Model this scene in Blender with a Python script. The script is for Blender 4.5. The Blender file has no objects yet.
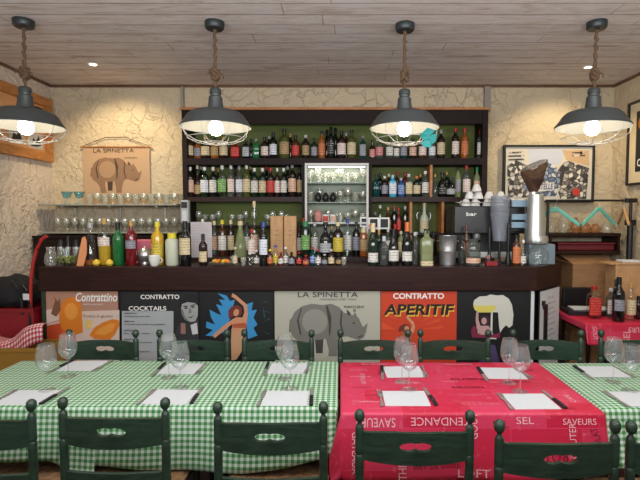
import bpy, bmesh, math, random
from mathutils import Vector, Matrix, Euler
random.seed(7)
PI = math.pi
C = bpy.context.scene.collection
sc = bpy.context.scene

# ------------------------------------------------------------------ camera
CAMZ, PITCH, F, CX = 1.60, math.radians(3.0), 475.0, 340.0
cd = bpy.data.cameras.new('camera'); cam = bpy.data.objects.new('camera', cd); C.objects.link(cam)
cd.sensor_width = 36; cd.lens = F / 640 * 36; cd.shift_x = -(CX - 320) / 640
cam.location = (0, 0, CAMZ); cam.rotation_euler = (PI / 2 - PITCH, 0, 0)
cd.clip_start = 0.05; sc.camera = cam
# ------------------------------------------------------------------ world, lights, exposure
w = bpy.data.worlds.new('world'); sc.world = w; w.use_nodes = True
w.node_tree.nodes['Background'].inputs[0].default_value = (0.88, 0.94, 1.0, 1)
w.node_tree.nodes['Background'].inputs[1].default_value = 0.17
sc.view_settings.view_transform = 'Standard'; sc.view_settings.look = 'None'
sc.view_settings.gamma = 1; sc.view_settings.exposure = -0.12; sc.view_settings.use_curve_mapping = False
sc.cycles.transparent_max_bounces = 32; sc.cycles.max_bounces = 8; sc.cycles.caustics_reflective = False
def area(name, loc, target, sx, sy, power, col):
    l = bpy.data.lights.new(name, 'AREA'); l.shape = 'RECTANGLE'; l.size = sx; l.size_y = sy; l.energy = power; l.color = col
    o = bpy.data.objects.new(name, l); C.objects.link(o); o.location = loc
    o.rotation_euler = (Vector(target) - Vector(loc)).to_track_quat('-Z', 'Y').to_euler(); return o
area('added_overhead_fill', (0.2, 2.0, 2.82), (0.1, 2.7, 0.6), 3.8, 0.7, 36, (0.93, 0.97, 1.0))  # unseen fill added under the ceiling: lights table tops, leaves near chair backs dark
area('daylight_from_street_windows', (0.3, -1.6, 1.9), (0, 4.5, 1.5), 4.2, 1.8, 8, (0.90, 0.96, 1.0))
area('added_ceiling_fill', (0.1, 0.6, 1.95), (0.0, 2.9, 2.89), 4.4, 0.6, 98, (0.96, 0.98, 1.0))  # unseen upward fill, added only to brighten the ceiling planks
def spot(name, loc, target, power, ang, col, blend=0.6):
    l = bpy.data.lights.new(name, 'SPOT'); l.energy = power; l.spot_size = ang; l.spot_blend = blend; l.color = col; l.shadow_soft_size = 0.04
    o = bpy.data.objects.new(name, l); C.objects.link(o); o.location = loc
    o.rotation_euler = (Vector(target) - Vector(loc)).to_track_quat('-Z', 'Y').to_euler(); return o
spot('downlight_beam', (-2.09, 4.05, 2.87), (-2.1, 4.8, 1.6), 62, 1.9, (1.0, 0.80, 0.50))
spot('downlight_beam', (2.12, 4.10, 2.87), (2.15, 4.8, 1.6), 46, 1.9, (1.0, 0.80, 0.50))

# ------------------------------------------------------------------ geometry helpers
def at(px, py, Y):
    dx, dy = (px - CX) / F, (240 - py) / F
    d = Vector((dx, math.cos(PITCH) + dy * math.sin(PITCH), -math.sin(PITCH) + dy * math.cos(PITCH)))
    t = Y / d.y
    return Vector((d.x * t, Y, CAMZ + d.z * t))
def on(px, py, z):
    dx, dy = (px - CX) / F, (240 - py) / F
    d = Vector((dx, math.cos(PITCH) + dy * math.sin(PITCH), -math.sin(PITCH) + dy * math.cos(PITCH)))
    t = (z - CAMZ) / d.z
    return Vector((d.x * t, d.y * t, z))
class MB:
    def __init__(s): s.v = []; s.f = []; s.uv = None
    def add(s, vs, fs):
        n = len(s.v); s.v += [Vector(p) for p in vs]; s.f += [[i + n for i in f] for f in fs]; return s
    def box(s, x0, x1, y0, y1, z0, z1, M=None):
        vs = [Vector((x, y, z)) for x in (x0, x1) for y in (y0, y1) for z in (z0, z1)]
        if M is not None: vs = [M @ p for p in vs]
        return s.add(vs, [(0,1,3,2),(4,6,7,5),(0,4,5,1),(2,3,7,6),(0,2,6,4),(1,5,7,3)])
    def lathe(s, prof, seg=20, c=(0, 0, 0), sq=0.0, a0=0, a1=2 * PI, sy=1.0, M=None):
        full = abs(a1 - a0 - 2 * PI) < 1e-6; n = seg if full else seg + 1; vs = []; fs = []
        for r, z in prof:
            for i in range(n):
                a = a0 + (a1 - a0) * i / seg; k = 1.0
                if sq: k = 1 + sq * (min(1 / max(abs(math.cos(a)), abs(math.sin(a))), 1.27) - 1)
                p = Vector((r * k * math.cos(a), r * k * math.sin(a) * sy, z))
                if M is not None: p = M @ p
                vs.append(p + Vector(c))
        for j in range(len(prof) - 1):
            for i in range(seg):
                k = (i + 1) % n if full else i + 1
                fs.append((j * n + i, j * n + k, (j + 1) * n + k, (j + 1) * n + i))
        return s.add(vs, fs)
    def tube(s, pts, r, seg=8, closed=False):
        pts = [Vector(p) for p in pts]; vs = []; fs = []; n = len(pts)
        for i, p in enumerate(pts):
            if closed: d = pts[(i + 1) % n] - pts[i - 1]
            else: d = pts[min(i + 1, n - 1)] - pts[max(i - 1, 0)]
            d.normalize(); up = Vector((0, 0, 1)) if abs(d.z) < 0.9 else Vector((0, 1, 0))
            a = d.cross(up).normalized(); b = d.cross(a).normalized()
            rr = r[i] if isinstance(r, (list, tuple)) else r
            for k in range(seg):
                t = 2 * PI * k / seg; vs.append(p + a * rr * math.cos(t) + b * rr * math.sin(t))
        m = n if closed else n - 1
        for i in range(m):
            for k in range(seg):
                j = (i + 1) % n; fs.append((i * seg + k, i * seg + (k + 1) % seg, j * seg + (k + 1) % seg, j * seg + k))
        if not closed: fs.append(list(range(seg))[::-1]); fs.append([(n - 1) * seg + k for k in range(seg)])
        return s.add(vs, fs)
    def prism(s, pts, d):                       # closed outline of 3D points pushed along vector d
        n = len(pts); pts = [Vector(p) for p in pts]; d = Vector(d)
        vs = pts + [p + d for p in pts]
        return s.add(vs, [list(range(n)), [n + i for i in range(n)][::-1]] + [(i, n + i, n + (i + 1) % n, (i + 1) % n) for i in range(n)])
    def shift(s, v): s.v = [p + Vector(v) for p in s.v]; return s
    def rot(s, a, ax='Z'): M = Matrix.Rotation(a, 3, ax); s.v = [M @ p for p in s.v]; return s
def mesh(name, mb, mat, smooth=False):
    me = bpy.data.meshes.new(name); me.from_pydata([tuple(p) for p in mb.v], [], mb.f); me.validate()
    if mb.uv:
        L = me.uv_layers.new(name='uv')
        for l in me.loops: L.data[l.index].uv = mb.uv[l.vertex_index]
    bm = bmesh.new(); bm.from_mesh(me); bmesh.ops.recalc_face_normals(bm, faces=bm.faces); bm.to_mesh(me); bm.free()
    if smooth:
        for p in me.polygons: p.use_smooth = True
        if hasattr(me, 'set_sharp_from_angle'): me.set_sharp_from_angle(angle=math.radians(42))
    if mat: me.materials.append(mat)
    return me
def link(name, me, parent=None, loc=None):
    o = bpy.data.objects.new(name, me); C.objects.link(o)
    if parent: o.parent = parent
    if loc is not None: o.location = loc
    return o
def ob(name, mb, mat, parent=None, smooth=False, bevel=0, loc=None):
    o = link(name, mesh(name, mb, mat, smooth), parent, loc)
    if bevel:
        m = o.modifiers.new('b', 'BEVEL'); m.width = bevel; m.segments = 2; m.limit_method = 'ANGLE'
    return o
def tag(o, label, cat, group=None, kind=None):
    o['label'] = label; o['category'] = cat
    if group: o['group'] = group
    if kind: o['kind'] = kind
    return o
def thing(name, label, cat, loc=(0, 0, 0), rz=0, group=None):
    o = bpy.data.objects.new(name, None); C.objects.link(o); o.location = loc; o.rotation_euler = (0, 0, rz)
    o.empty_display_size = 0.05
    return tag(o, label, cat, group)
def struct(name, mb, mat, **k):
    o = ob(name, mb, mat, **k); o['kind'] = 'structure'; return o
def dup(root, loc=None, rz=None, label=None, group=None):
    r = root.copy(); C.objects.link(r)
    if loc is not None: r.location = loc
    if rz is not None: r.rotation_euler = (0, 0, rz)
    if label: r['label'] = label
    if group: r['group'] = group
    for ch in list(root.children):
        c = ch.copy(); C.objects.link(c); c.parent = r
        for g in list(ch.children):
            d = g.copy(); C.objects.link(d); d.parent = c
    return r
ORD = ['', 'first', 'second', 'third', 'fourth', 'fifth', 'sixth', 'seventh', 'eighth', 'ninth', 'tenth']
def nth(i):
    if i <= 10: return ORD[i]
    return f"{i}{'th' if 10 < i % 100 < 14 else {1:'st',2:'nd',3:'rd'}.get(i % 10, 'th')}"
def text_mb(s, h=None, w=None, bold=0.0, italic=0.0):
    cu = bpy.data.curves.new('t', 'FONT'); cu.body = s; cu.size = 1; cu.offset = bold; cu.resolution_u = 3; cu.shear = italic
    o = bpy.data.objects.new('t', cu); C.objects.link(o)
    dg = bpy.context.evaluated_depsgraph_get(); me = bpy.data.meshes.new_from_object(o.evaluated_get(dg))
    mb = MB(); mb.add([v.co for v in me.vertices], [list(p.vertices) for p in me.polygons])
    bpy.data.objects.remove(o); bpy.data.curves.remove(cu); bpy.data.meshes.remove(me)
    x0 = min(p.x for p in mb.v); x1 = max(p.x for p in mb.v); y0 = min(p.y for p in mb.v); y1 = max(p.y for p in mb.v)
    sy = h / (y1 - y0); sx = w / (x1 - x0) if w else sy
    mb.v = [Vector(((p.x - x0) * sx, (p.y - y0) * sy, 0)) for p in mb.v]      # local 0..w, 0..h
    return mb

# ------------------------------------------------------------------ materials
def newmat(name):
    m = bpy.data.materials.new(name); m.use_nodes = True; nt = m.node_tree
    return m, nt, nt.nodes['Principled BSDF']
MC = {}
def M_(name, col, rough=0.6, metal=0.0, spec=0.5, emis=0, coat=0, sss=0):
    if name in MC: return MC[name]
    m, nt, b = newmat(name); b.inputs['Base Color'].default_value = (*col, 1); b.inputs['Roughness'].default_value = rough
    b.inputs['Metallic'].default_value = metal; b.inputs['Specular IOR Level'].default_value = spec
    if coat: b.inputs['Coat Weight'].default_value = coat
    if emis: b.inputs['Emission Color'].default_value = (*col, 1); b.inputs['Emission Strength'].default_value = emis
    MC[name] = m; return m
def S(r, g, b):                                  # sRGB 0-255 to linear
    f = lambda c: (c / 255 / 12.92) if c / 255 <= 0.04045 else ((c / 255 + 0.055) / 1.055) ** 2.4
    return (f(r), f(g), f(b))
def mixc(nt, fac, a, b):
    n = nt.nodes.new('ShaderNodeMix'); n.data_type = 'RGBA'
    for i, v in ((0, fac), (6, a), (7, b)):
        if hasattr(v, 'is_linked') or hasattr(v, 'links'): nt.links.new(v, n.inputs[i])
        else: n.inputs[i].default_value = v if i == 0 else (*v, 1)
    return n.outputs[2]
def node(nt, t, **k):
    n = nt.nodes.new(t)
    for a, v in k.items():
        if a.startswith('i_'):
            key = a[2:]; key = int(key) if key.isdigit() else key.replace('_', ' ')
            if hasattr(v, 'links'): nt.links.new(v, n.inputs[key])
            else: n.inputs[key].default_value = v
        else: setattr(n, a, v)
    return n
def math_(nt, op, a, b=0.0, c=0.0):
    n = nt.nodes.new('ShaderNodeMath'); n.operation = op
    for i, v in enumerate((a, b, c)):
        if hasattr(v, 'links'): nt.links.new(v, n.inputs[i])
        else: n.inputs[i].default_value = v
    return n.outputs[0]
def ramp(nt, fac, stops):
    n = nt.nodes.new('ShaderNodeValToRGB'); nt.links.new(fac, n.inputs[0]); e = n.color_ramp.elements
    while len(e) < len(stops): e.new(0.5)
    for el, (p, c) in zip(e, stops): el.position = p; el.color = (*c, 1) if len(c) == 3 else c
    return n.outputs[0]
def coords(nt, scale=(1, 1, 1), kind='Object'):
    tc = nt.nodes.new('ShaderNodeTexCoord'); mp = nt.nodes.new('ShaderNodeMapping'); nt.links.new(tc.outputs[kind], mp.inputs[0])
    mp.inputs['Scale'].default_value = scale; return mp.outputs[0]
def bump(nt, b, h, strength=0.5, dist=0.02):
    n = nt.nodes.new('ShaderNodeBump'); n.inputs['Strength'].default_value = strength; n.inputs['Distance'].default_value = dist
    nt.links.new(h, n.inputs['Height']); nt.links.new(n.outputs[0], b.inputs['Normal'])
def plaster(name, col, crack):
    m, nt, b = newmat(name); co = coords(nt)
    nz = node(nt, 'ShaderNodeTexNoise', i_Vector=co, i_Scale=3.2, i_Detail=5.0)
    mp = node(nt, 'ShaderNodeVectorMath', operation='MULTIPLY_ADD'); nt.links.new(nz.outputs['Color'], mp.inputs[0]); mp.inputs[1].default_value = (0.55, 0.55, 0.55); nt.links.new(co, mp.inputs[2])
    v = node(nt, 'ShaderNodeTexVoronoi', feature='DISTANCE_TO_EDGE', i_Scale=6.0); nt.links.new(mp.outputs[0], v.inputs['Vector'])
    ed = node(nt, 'ShaderNodeMapRange', i_0=v.outputs[0], i_1=0.0, i_2=0.035, i_3=0.0, i_4=1.0).outputs[0]
    msk = node(nt, 'ShaderNodeTexNoise', i_Vector=co, i_Scale=2.3, i_Detail=2.0).outputs[0]
    msk = node(nt, 'ShaderNodeMapRange', i_0=msk, i_1=0.34, i_2=0.62, i_3=0.0, i_4=1.0).outputs[0]
    edm = math_(nt, 'MAXIMUM', ed, math_(nt, 'MULTIPLY', msk, 0.9))
    n2 = node(nt, 'ShaderNodeTexNoise', i_Vector=co, i_Scale=22.0, i_Detail=6.0, i_Roughness=0.6).outputs[0]
    n3 = node(nt, 'ShaderNodeTexNoise', i_Vector=mp.outputs[0], i_Scale=13.0, i_Detail=4.0).outputs[0]
    h = math_(nt, 'ADD', math_(nt, 'MULTIPLY', n2, 0.75), math_(nt, 'ADD', math_(nt, 'MULTIPLY', edm, 0.55), n3))
    bump(nt, b, h, 0.75, 0.03)
    c = mixc(nt, math_(nt, 'ADD', math_(nt, 'MULTIPLY', edm, .14), .86), crack, col)
    nt.links.new(c, b.inputs['Base Color']); b.inputs['Roughness'].default_value = 0.92; b.inputs['Specular IOR Level'].default_value = 0.15
    return m
def wood(name, c1, c2, scale=(1, 8, 8), rough=0.45, bmp=0.15, coat=0):
    m, nt, b = newmat(name); co = coords(nt, scale)
    n = node(nt, 'ShaderNodeTexNoise', i_Vector=co, i_Scale=3.0, i_Detail=8.0, i_Roughness=0.65, i_Distortion=0.8).outputs[0]
    nt.links.new(ramp(nt, n, [(0.3, c1), (0.7, c2)]), b.inputs['Base Color']); b.inputs['Roughness'].default_value = rough
    b.inputs['Coat Weight'].default_value = coat; bump(nt, b, n, bmp, 0.004); return m
def ceiling_mat():
    m, nt, b = newmat('whitewashed_planks'); co = coords(nt)
    sx = node(nt, 'ShaderNodeSeparateXYZ'); nt.links.new(co, sx.inputs[0]); X, Y = sx.outputs[0], sx.outputs[1]
    r = math_(nt, 'DIVIDE', Y, 0.165); row = math_(nt, 'FLOOR', r); fr = math_(nt, 'FRACT', r)
    g = math_(nt, 'MINIMUM', fr, math_(nt, 'SUBTRACT', 1.0, fr))
    gy = node(nt, 'ShaderNodeMapRange', i_0=g, i_1=0.0, i_2=0.035, i_3=0.0, i_4=1.0).outputs[0]
    wn = node(nt, 'ShaderNodeTexWhiteNoise', noise_dimensions='1D'); nt.links.new(row, wn.inputs['W'])
    xs = math_(nt, 'ADD', math_(nt, 'DIVIDE', X, 2.1), math_(nt, 'MULTIPLY', wn.outputs[0], 7.3)); fx = math_(nt, 'FRACT', xs)
    gx = node(nt, 'ShaderNodeMapRange', i_0=fx, i_1=0.0, i_2=0.003, i_3=0.0, i_4=1.0).outputs[0]
    gap = math_(nt, 'MULTIPLY', gy, gx)
    cv = node(nt, 'ShaderNodeCombineXYZ', i_0=math_(nt, 'MULTIPLY', xs, 5.0), i_1=math_(nt, 'MULTIPLY', Y, 14.0), i_2=math_(nt, 'MULTIPLY', row, 3.7)).outputs[0]
    n = node(nt, 'ShaderNodeTexNoise', i_Vector=cv, i_Scale=1.3, i_Detail=9.0, i_Roughness=0.7, i_Distortion=1.4).outputs[0]
    kn = node(nt, 'ShaderNodeTexNoise', i_Vector=cv, i_Scale=0.7, i_Detail=3.0).outputs[0]
    base = ramp(nt, n, [(0.30, S(176, 150, 134)), (0.40, S(206, 192, 184)), (0.55, S(222, 213, 210)), (0.75, S(228, 221, 220))])
    base = mixc(nt, node(nt, 'ShaderNodeMapRange', i_0=kn, i_1=0.62, i_2=0.74, i_3=0.0, i_4=0.55).outputs[0], base, S(146, 108, 82))
    tone = math_(nt, 'ADD', 0.95, math_(nt, 'MULTIPLY', wn.outputs[0], 0.07))
    hsv = node(nt, 'ShaderNodeHueSaturation', i_Value=tone); nt.links.new(base, hsv.inputs['Color'])
    nt.links.new(mixc(nt, gap, S(110, 86, 70), hsv.outputs[0]), b.inputs['Base Color'])
    b.inputs['Roughness'].default_value = 0.75; bump(nt, b, math_(nt, 'ADD', gap, math_(nt, 'MULTIPLY', n, 0.12)), 0.5, 0.008); return m
def gingham(name, dark, mid, light, period=0.026):
    m, nt, b = newmat(name); tc = nt.nodes.new('ShaderNodeUVMap')
    sx = node(nt, 'ShaderNodeSeparateXYZ'); nt.links.new(tc.outputs[0], sx.inputs[0])
    s = []
    for k in (0, 1):
        s.append(math_(nt, 'LESS_THAN', math_(nt, 'FRACT', math_(nt, 'DIVIDE', sx.outputs[k], period)), 0.5))
    t = math_(nt, 'MULTIPLY', math_(nt, 'ADD', s[0], s[1]), 0.5)
    c = mixc(nt, t, light, dark)
    c = ramp(nt, t, [(0.0, light), (0.5, mid), (1.0, dark)])
    nt.links.new(c, b.inputs['Base Color']); b.inputs['Roughness'].default_value = 0.5; b.inputs['Specular IOR Level'].default_value = 0.4
    return m
def redcloth():
    m, nt, b = newmat('crimson_printed_cloth'); tc = nt.nodes.new('ShaderNodeUVMap')
    br = node(nt, 'ShaderNodeTexBrick', i_Scale=1.0); nt.links.new(tc.outputs[0], br.inputs['Vector'])
    br.inputs['Brick Width'].default_value = 0.31; br.inputs['Row Height'].default_value = 0.17; br.inputs['Mortar Size'].default_value = 0.002
    br.inputs['Color1'].default_value = (*S(196, 24, 58), 1); br.inputs['Color2'].default_value = (*S(212, 58, 92), 1); br.inputs['Mortar'].default_value = (*S(216, 62, 92), 1)  # patches in two reds; the second is pinker, with the cloth's sheen painted in
    n = node(nt, 'ShaderNodeTexNoise', i_Vector=tc.outputs[0], i_Scale=28.0, i_Detail=6.0).outputs[0]
    c = mixc(nt, node(nt, 'ShaderNodeMapRange', i_0=n, i_1=0.60, i_2=0.72, i_3=0.0, i_4=0.30).outputs[0], br.outputs['Color'], S(240, 150, 165))
    nt.links.new(c, b.inputs['Base Color']); b.inputs['Roughness'].default_value = 0.42; return m
def glassy(name, tint=(0.95, 0.97, 0.96), base=0.03, rim=0.75, rough=0.03, body=0.0, bodycol=(0.8, 0.8, 0.8)):
    if name in MC: return MC[name]
    m, nt, b = newmat(name); nt.nodes.remove(b)
    tr = node(nt, 'ShaderNodeBsdfTransparent'); tr.inputs[0].default_value = (*tint, 1)
    gl = node(nt, 'ShaderNodeBsdfGlossy'); gl.inputs['Roughness'].default_value = rough
    lw = node(nt, 'ShaderNodeLayerWeight', i_Blend=0.35)
    fac = math_(nt, 'ADD', base, math_(nt, 'MULTIPLY', math_(nt, 'POWER', lw.outputs['Facing'], 2.2), rim))
    mx = node(nt, 'ShaderNodeMixShader'); nt.links.new(fac, mx.inputs[0]); nt.links.new(tr.outputs[0], mx.inputs[1]); nt.links.new(gl.outputs[0], mx.inputs[2])
    out = mx
    if body:
        di = node(nt, 'ShaderNodeBsdfDiffuse'); di.inputs[0].default_value = (*bodycol, 1)
        m2 = node(nt, 'ShaderNodeMixShader'); m2.inputs[0].default_value = body
        nt.links.new(mx.outputs[0], m2.inputs[1]); nt.links.new(di.outputs[0], m2.inputs[2]); out = m2
    nt.links.new(out.outputs[0], nt.nodes['Material Output'].inputs[0]); MC[name] = m; return m
def labelmat(name, base, ink, ink2=None):
    key = 'label_' + name
    if key in MC: return MC[key]
    m, nt, b = newmat(key); co = coords(nt, (1, 1, 1))
    sx = node(nt, 'ShaderNodeSeparateXYZ'); nt.links.new(co, sx.inputs[0])
    n = node(nt, 'ShaderNodeTexNoise', i_Vector=co, i_Scale=110.0, i_Detail=1.0).outputs[0]
    z = math_(nt, 'FRACT', math_(nt, 'MULTIPLY', sx.outputs[2], 46.0))
    band = math_(nt, 'MULTIPLY', math_(nt, 'GREATER_THAN', z, 0.55), math_(nt, 'GREATER_THAN', n, 0.5))
    c = mixc(nt, math_(nt, 'MULTIPLY', band, 0.6), base, ink)
    nt.links.new(c, b.inputs['Base Color']); b.inputs['Roughness'].default_value = 0.55; MC[key] = m; return m

m_wall = plaster('cream_plaster', S(208, 192, 164), S(160, 138, 108))
m_wall_l = plaster('pale_plaster', S(212, 198, 182), S(166, 148, 128))
m_ceil = ceiling_mat()
m_trim = wood('trim_wood', S(84, 54, 34), S(120, 82, 54), (2, 20, 20))
m_pine = wood('pine_frame', S(150, 92, 44), S(196, 134, 74), (3, 3, 14), 0.5)
m_dark = wood('dark_stained_wood', S(34, 20, 18), S(58, 36, 32), (1.2, 14, 14), 0.42, 0.1)
m_fascia = wood('walnut_fascia', S(34, 17, 15), S(58, 34, 29), (1.2, 10, 16), 0.42, 0.1)
m_unit = wood('dark_unit_wood', S(26, 16, 15), S(38, 24, 22), (3, 12, 12), 0.6, 0.08); m_unit.node_tree.nodes['Principled BSDF'].inputs['Specular IOR Level'].default_value = .2
for q_ in (m_dark, m_fascia): q_.node_tree.nodes['Principled BSDF'].inputs['Specular IOR Level'].default_value = .2
m_crate = wood('pale_crate_wood', S(176, 132, 88), S(206, 164, 116), (14, 3, 3), 0.6, 0.05)
m_green_wall = M_('green_painted_board', S(96, 108, 50), 0.7)
m_floor = wood('terracotta_floor', S(70, 44, 32), S(100, 66, 48), (2, 2, 2), 0.5)
m_chair = wood('green_stained_wood', S(27, 43, 34), S(50, 71, 55), (4, 4, 20), 0.36, 0.12, 0.1)
m_groove = M_('pale_worn_edge', S(120, 136, 118), 0.6)
m_ging = gingham('green_gingham', S(64, 126, 70), S(140, 182, 140), S(216, 224, 216))
m_red = redcloth()
m_shade = M_('grey_enamel', S(66, 70, 70), 0.38, 0.2)
m_enamel = M_('white_enamel', S(214, 210, 196), 0.35)
m_wire = M_('cage_wire', S(205, 200, 190), 0.4, 0.3)
m_rope = wood('jute_rope', S(66, 48, 34), S(118, 90, 64), (60, 60, 60), 0.9, 0.6)
m_bulb = M_('lit_bulb', (1.0, 0.93, 0.80), 0.4, emis=15)
m_steel = M_('brushed_steel', S(205, 207, 207), 0.32, 0.85)
m_cut = M_('cutlery_steel', S(172, 168, 162), 0.4, 0.5)
m_black = M_('black_plastic', S(22, 22, 24), 0.4)
m_white = M_('white_ceramic', S(232, 230, 224), 0.3)
m_paper = M_('white_paper', S(208, 210, 212), 0.8)
m_card = wood('cardboard', S(150, 110, 74), S(172, 130, 90), (2, 2, 10), 0.8, 0.02)
m_clear = glassy('clear_glass', base=.07, rim=.95)
m_wine = glassy('wine_glass', (0.96, 0.97, 0.97), 0.06, 0.8, 0.02, 0.05, (0.9, 0.92, 0.92))
m_shelfglass = glassy('shelf_glass', (0.93, 0.94, 0.90), 0.09, 0.9, 0.06, 0.13, (0.95, 0.93, 0.86))

# ------------------------------------------------------------------ the room
XL, XR, YB, ZC, YF = -2.88, 2.73, 4.80, 2.89, -2.2
struct('floor', MB().box(XL - .1, XR + .1, YF, YB + .1, -0.1, 0), m_floor)
struct('ceiling', MB().box(XL - .1, XR + .1, YF, YB + .1, ZC, ZC + 0.1), m_ceil)
struct('wall_back', MB().box(XL - .1, XR + .1, YB, YB + .1, 0, ZC), m_wall)
struct('wall_left', MB().box(XL - .1, XL, YF, YB, 0, ZC), m_wall_l)
struct('wall_right', MB().box(XR, XR + .1, YF, YB, 0, ZC), m_wall)
struct('trim_1', MB().box(XL, XR, YB - .022, YB, ZC - .022, ZC), m_trim)
struct('trim_2', MB().box(XL, XL + .022, YF, YB - .022, ZC - .022, ZC), m_trim)
struct('trim_3', MB().box(XR - .022, XR, YF, YB - .022, ZC - .022, ZC), m_trim)
m_strip = M_('pale_conduit', S(150, 142, 130), 0.6)
for i, px in enumerate((183, 487)):
    a = at(px, 110, 4.78); struct(f'trim_{4+i}', MB().box(a.x - (.012 if i == 0 else .03), a.x + (.012 if i == 0 else .03), 4.76, YB, a.z - .02, ZC - .022), m_strip)
# ------------------------------------------------------------------ back bar unit, wall shelves, bar counter
UF = 4.50                                        # front plane of the shelf unit
def X_(px, Y): return at(px, 200, Y).x
def Z_(py, Y): return at(340, py, Y).z
ux0, ux1 = X_(183, UF), X_(487, UF)
ztop = Z_(110, UF)
zA = Z_(158.5, UF + .03)                         # top of upper shelf
zB = Z_(197, UF + .03)                           # top of second shelf
zC_ = 1.23                                       # back counter
unit = thing('back_bar_unit', 'dark wooden bottle shelving unit with green back panel behind the bar', 'shelving unit', (0, YB, 0))
def U(name, x0, x1, y0, y1, z0, z1, mat, **k):
    return ob(name, MB().box(x0, x1, y0 - YB, y1 - YB, z0, z1), mat, unit, **k)
U('back_panel', ux0, ux1, YB - .03, YB - .012, 0.0, ztop, m_green_wall)['label'] = 'olive green back panel'
U('side_panel', ux0, ux0 + .045, UF, YB - .03, 0, ztop, m_unit); U('side_panel', ux1 - .05, ux1, UF, YB - .03, 0, ztop, m_unit)
U('header_board', ux0 + .045, ux1 - .05, UF + .01, UF + .04, Z_(123.5, UF), ztop, m_unit)
U('crown_strip', ux0 - .01, ux1 + .01, UF - .02, YB - .012, ztop, ztop + .022, m_pine)['label'] = 'light wood top strip'
U('shelf', ux0 + .045, ux1 - .05, UF, YB - .03, zA - .06, zA, m_unit)
cx0, cx1 = X_(305, UF), X_(368.5, UF)
U('shelf', ux0 + .045, cx0 - .03, UF, YB - .03, zB - .045, zB, m_dark)
U('shelf', cx1 + .03, ux1 - .05, UF, YB - .03, zB - .045, zB, m_dark)
U('divider', cx0 - .03, cx0 - .005, UF, YB - .03, zC_, zA - .06, m_unit); U('divider', cx1 + .005, cx1 + .03, UF, YB - .03, zC_, zA - .06, m_unit)
dvx = X_(431, UF + .02); U('divider', dvx - .012, dvx + .012, UF + .02, YB - .03, zB, zA - .06, m_pine)['label'] = 'pale upright divider'
for px in (411, 443):
    dvx = X_(px, UF + .02); U('divider', dvx - .012, dvx + .012, UF + .02, YB - .03, zC_, zB - .045, m_pine)['label'] = 'pale upright divider'
U('shelf', cx1 + .03, ux1 - .05, UF + .01, YB - .03, Z_(233, UF) - .02, Z_(233, UF), m_dark)
zL = Z_(225, 4.68)
U('ledge', ux0 + .045, cx0 - .03, 4.60, YB - .03, zL - .02, zL, m_dark)
bc = thing('back_counter', 'dark wooden back counter under the bottle shelves', 'counter', (0, 4.3, 0))
ob('worktop', MB().box(X_(184, 4.1), 1.34, -.2, .185, 1.19, zC_), m_dark, bc, bevel=.004)
ob('cabinet_body', MB().box(X_(184, 4.1) + .03, 1.32, -.17, .185, 0, 1.19), m_unit, bc)

# bar counter with an angled right end
BX0, BX1, BY = X_(36, 3.7), X_(539, 3.7), 3.70
ex, ey = X_(563, 4.05), 4.05
ZT = Z_(267, BY); ZF = Z_(291, BY)
bar = thing('bar_counter', 'long dark brown wooden bar counter hung with posters, angled at its end', 'bar counter', (0, BY, 0))
top = [(BX0, BY), (BX1, BY), (ex, ey), (ex, ey + .03), (BX0, ey + .03)]
def slab(pts, z0, z1, y0=BY): return MB().prism([(x, y - y0, z0) for x, y in pts], (0, 0, z1 - z0))
ob('worktop', slab(top, ZF, ZT), m_fascia, bar, bevel=.006)['label'] = 'thick walnut brown top'
i = .045
body = [(BX0 + .03, BY + i), (BX1 - .02, BY + i), (ex - .035, ey - .005), (ex - .035, ey + .02), (BX0 + .03, ey + .02)]
ob('body_panel', slab(body, 0, ZF), M_('black_laminate', S(24, 25, 28), 0.5), bar)
ob('corner_post', MB().box(BX0 + .004, BX0 + .034, BY + .02, BY + .045, .05, ZF).shift((0, -BY, 0)), m_chair, bar)['label'] = 'green end post'
ob('edge_strip', MB().box(X_(532.5, BY + .04), BX1 - .008, BY + .028, BY + .045, .05, ZF).shift((0, -BY, 0)), M_('off_white_paint', S(214, 216, 216), .6), bar)['label'] = 'white corner strip'

# ------------------------------------------------------------------ posters on the bar front (traced at their own plane)
PY = BY + .030
class Poster:
    def __init__(s, name, label, x0, x1, y0, y1, mat, Y=PY, t=.006):
        s.Y = Y; c = at((x0 + x1) / 2, y1, Y); s.c = c
        s.root = thing(name, label, 'poster', c); s.n = 0
        a, b = at(x0, y0, Y), at(x1, y1, Y)
        ob('sheet', MB().box(a.x, b.x, Y, Y + t, b.z, a.z).shift(-c), mat, s.root)
    def art(s, name, pts, mat, lift=None, label=None):
        s.n += 1; d = .0012 + .00035 * s.n
        P = [at(x, y, s.Y) - s.c for x, y in pts]
        P = [Vector((p.x, -d, p.z)) for p in P]
        o = ob(name, MB().prism(P, (0, .0003, 0)), mat, s.root)
        if label: o['label'] = label
        return o
    def text(s, st, x0, x1, y0, y1, mat, bold=.01, italic=0, name='lettering', lab=True):
        s.n += 1; d = .0012 + .00035 * s.n
        a, b = at(x0, y1, s.Y), at(x1, y0, s.Y)
        mb = text_mb(st, b.z - a.z, b.x - a.x, bold, italic)
        mb.v = [Vector((a.x + p.x, s.Y - d, a.z + p.y)) - s.c for p in mb.v]
        o = ob(name, mb, mat, s.root)
        return o
def crop(x0, y0, k, pts): return [(x0 + x / k, y0 + y / k) for x, y in pts]
def ell(cx, cy, rx, ry, n=20, a=0):
    o = []
    for i in range(n):
        t = 2 * PI * i / n; x, y = rx * math.cos(t), ry * math.sin(t)
        o.append((cx + x * math.cos(a) - y * math.sin(a), cy + x * math.sin(a) + y * math.cos(a)))
    return o
P_ = lambda n, c, r=.55: M_(n, S(*c), r)
k_black, k_white = P_('print_black', (18, 18, 20)), P_('print_white', (238, 236, 230))
YB1 = 366
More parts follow.
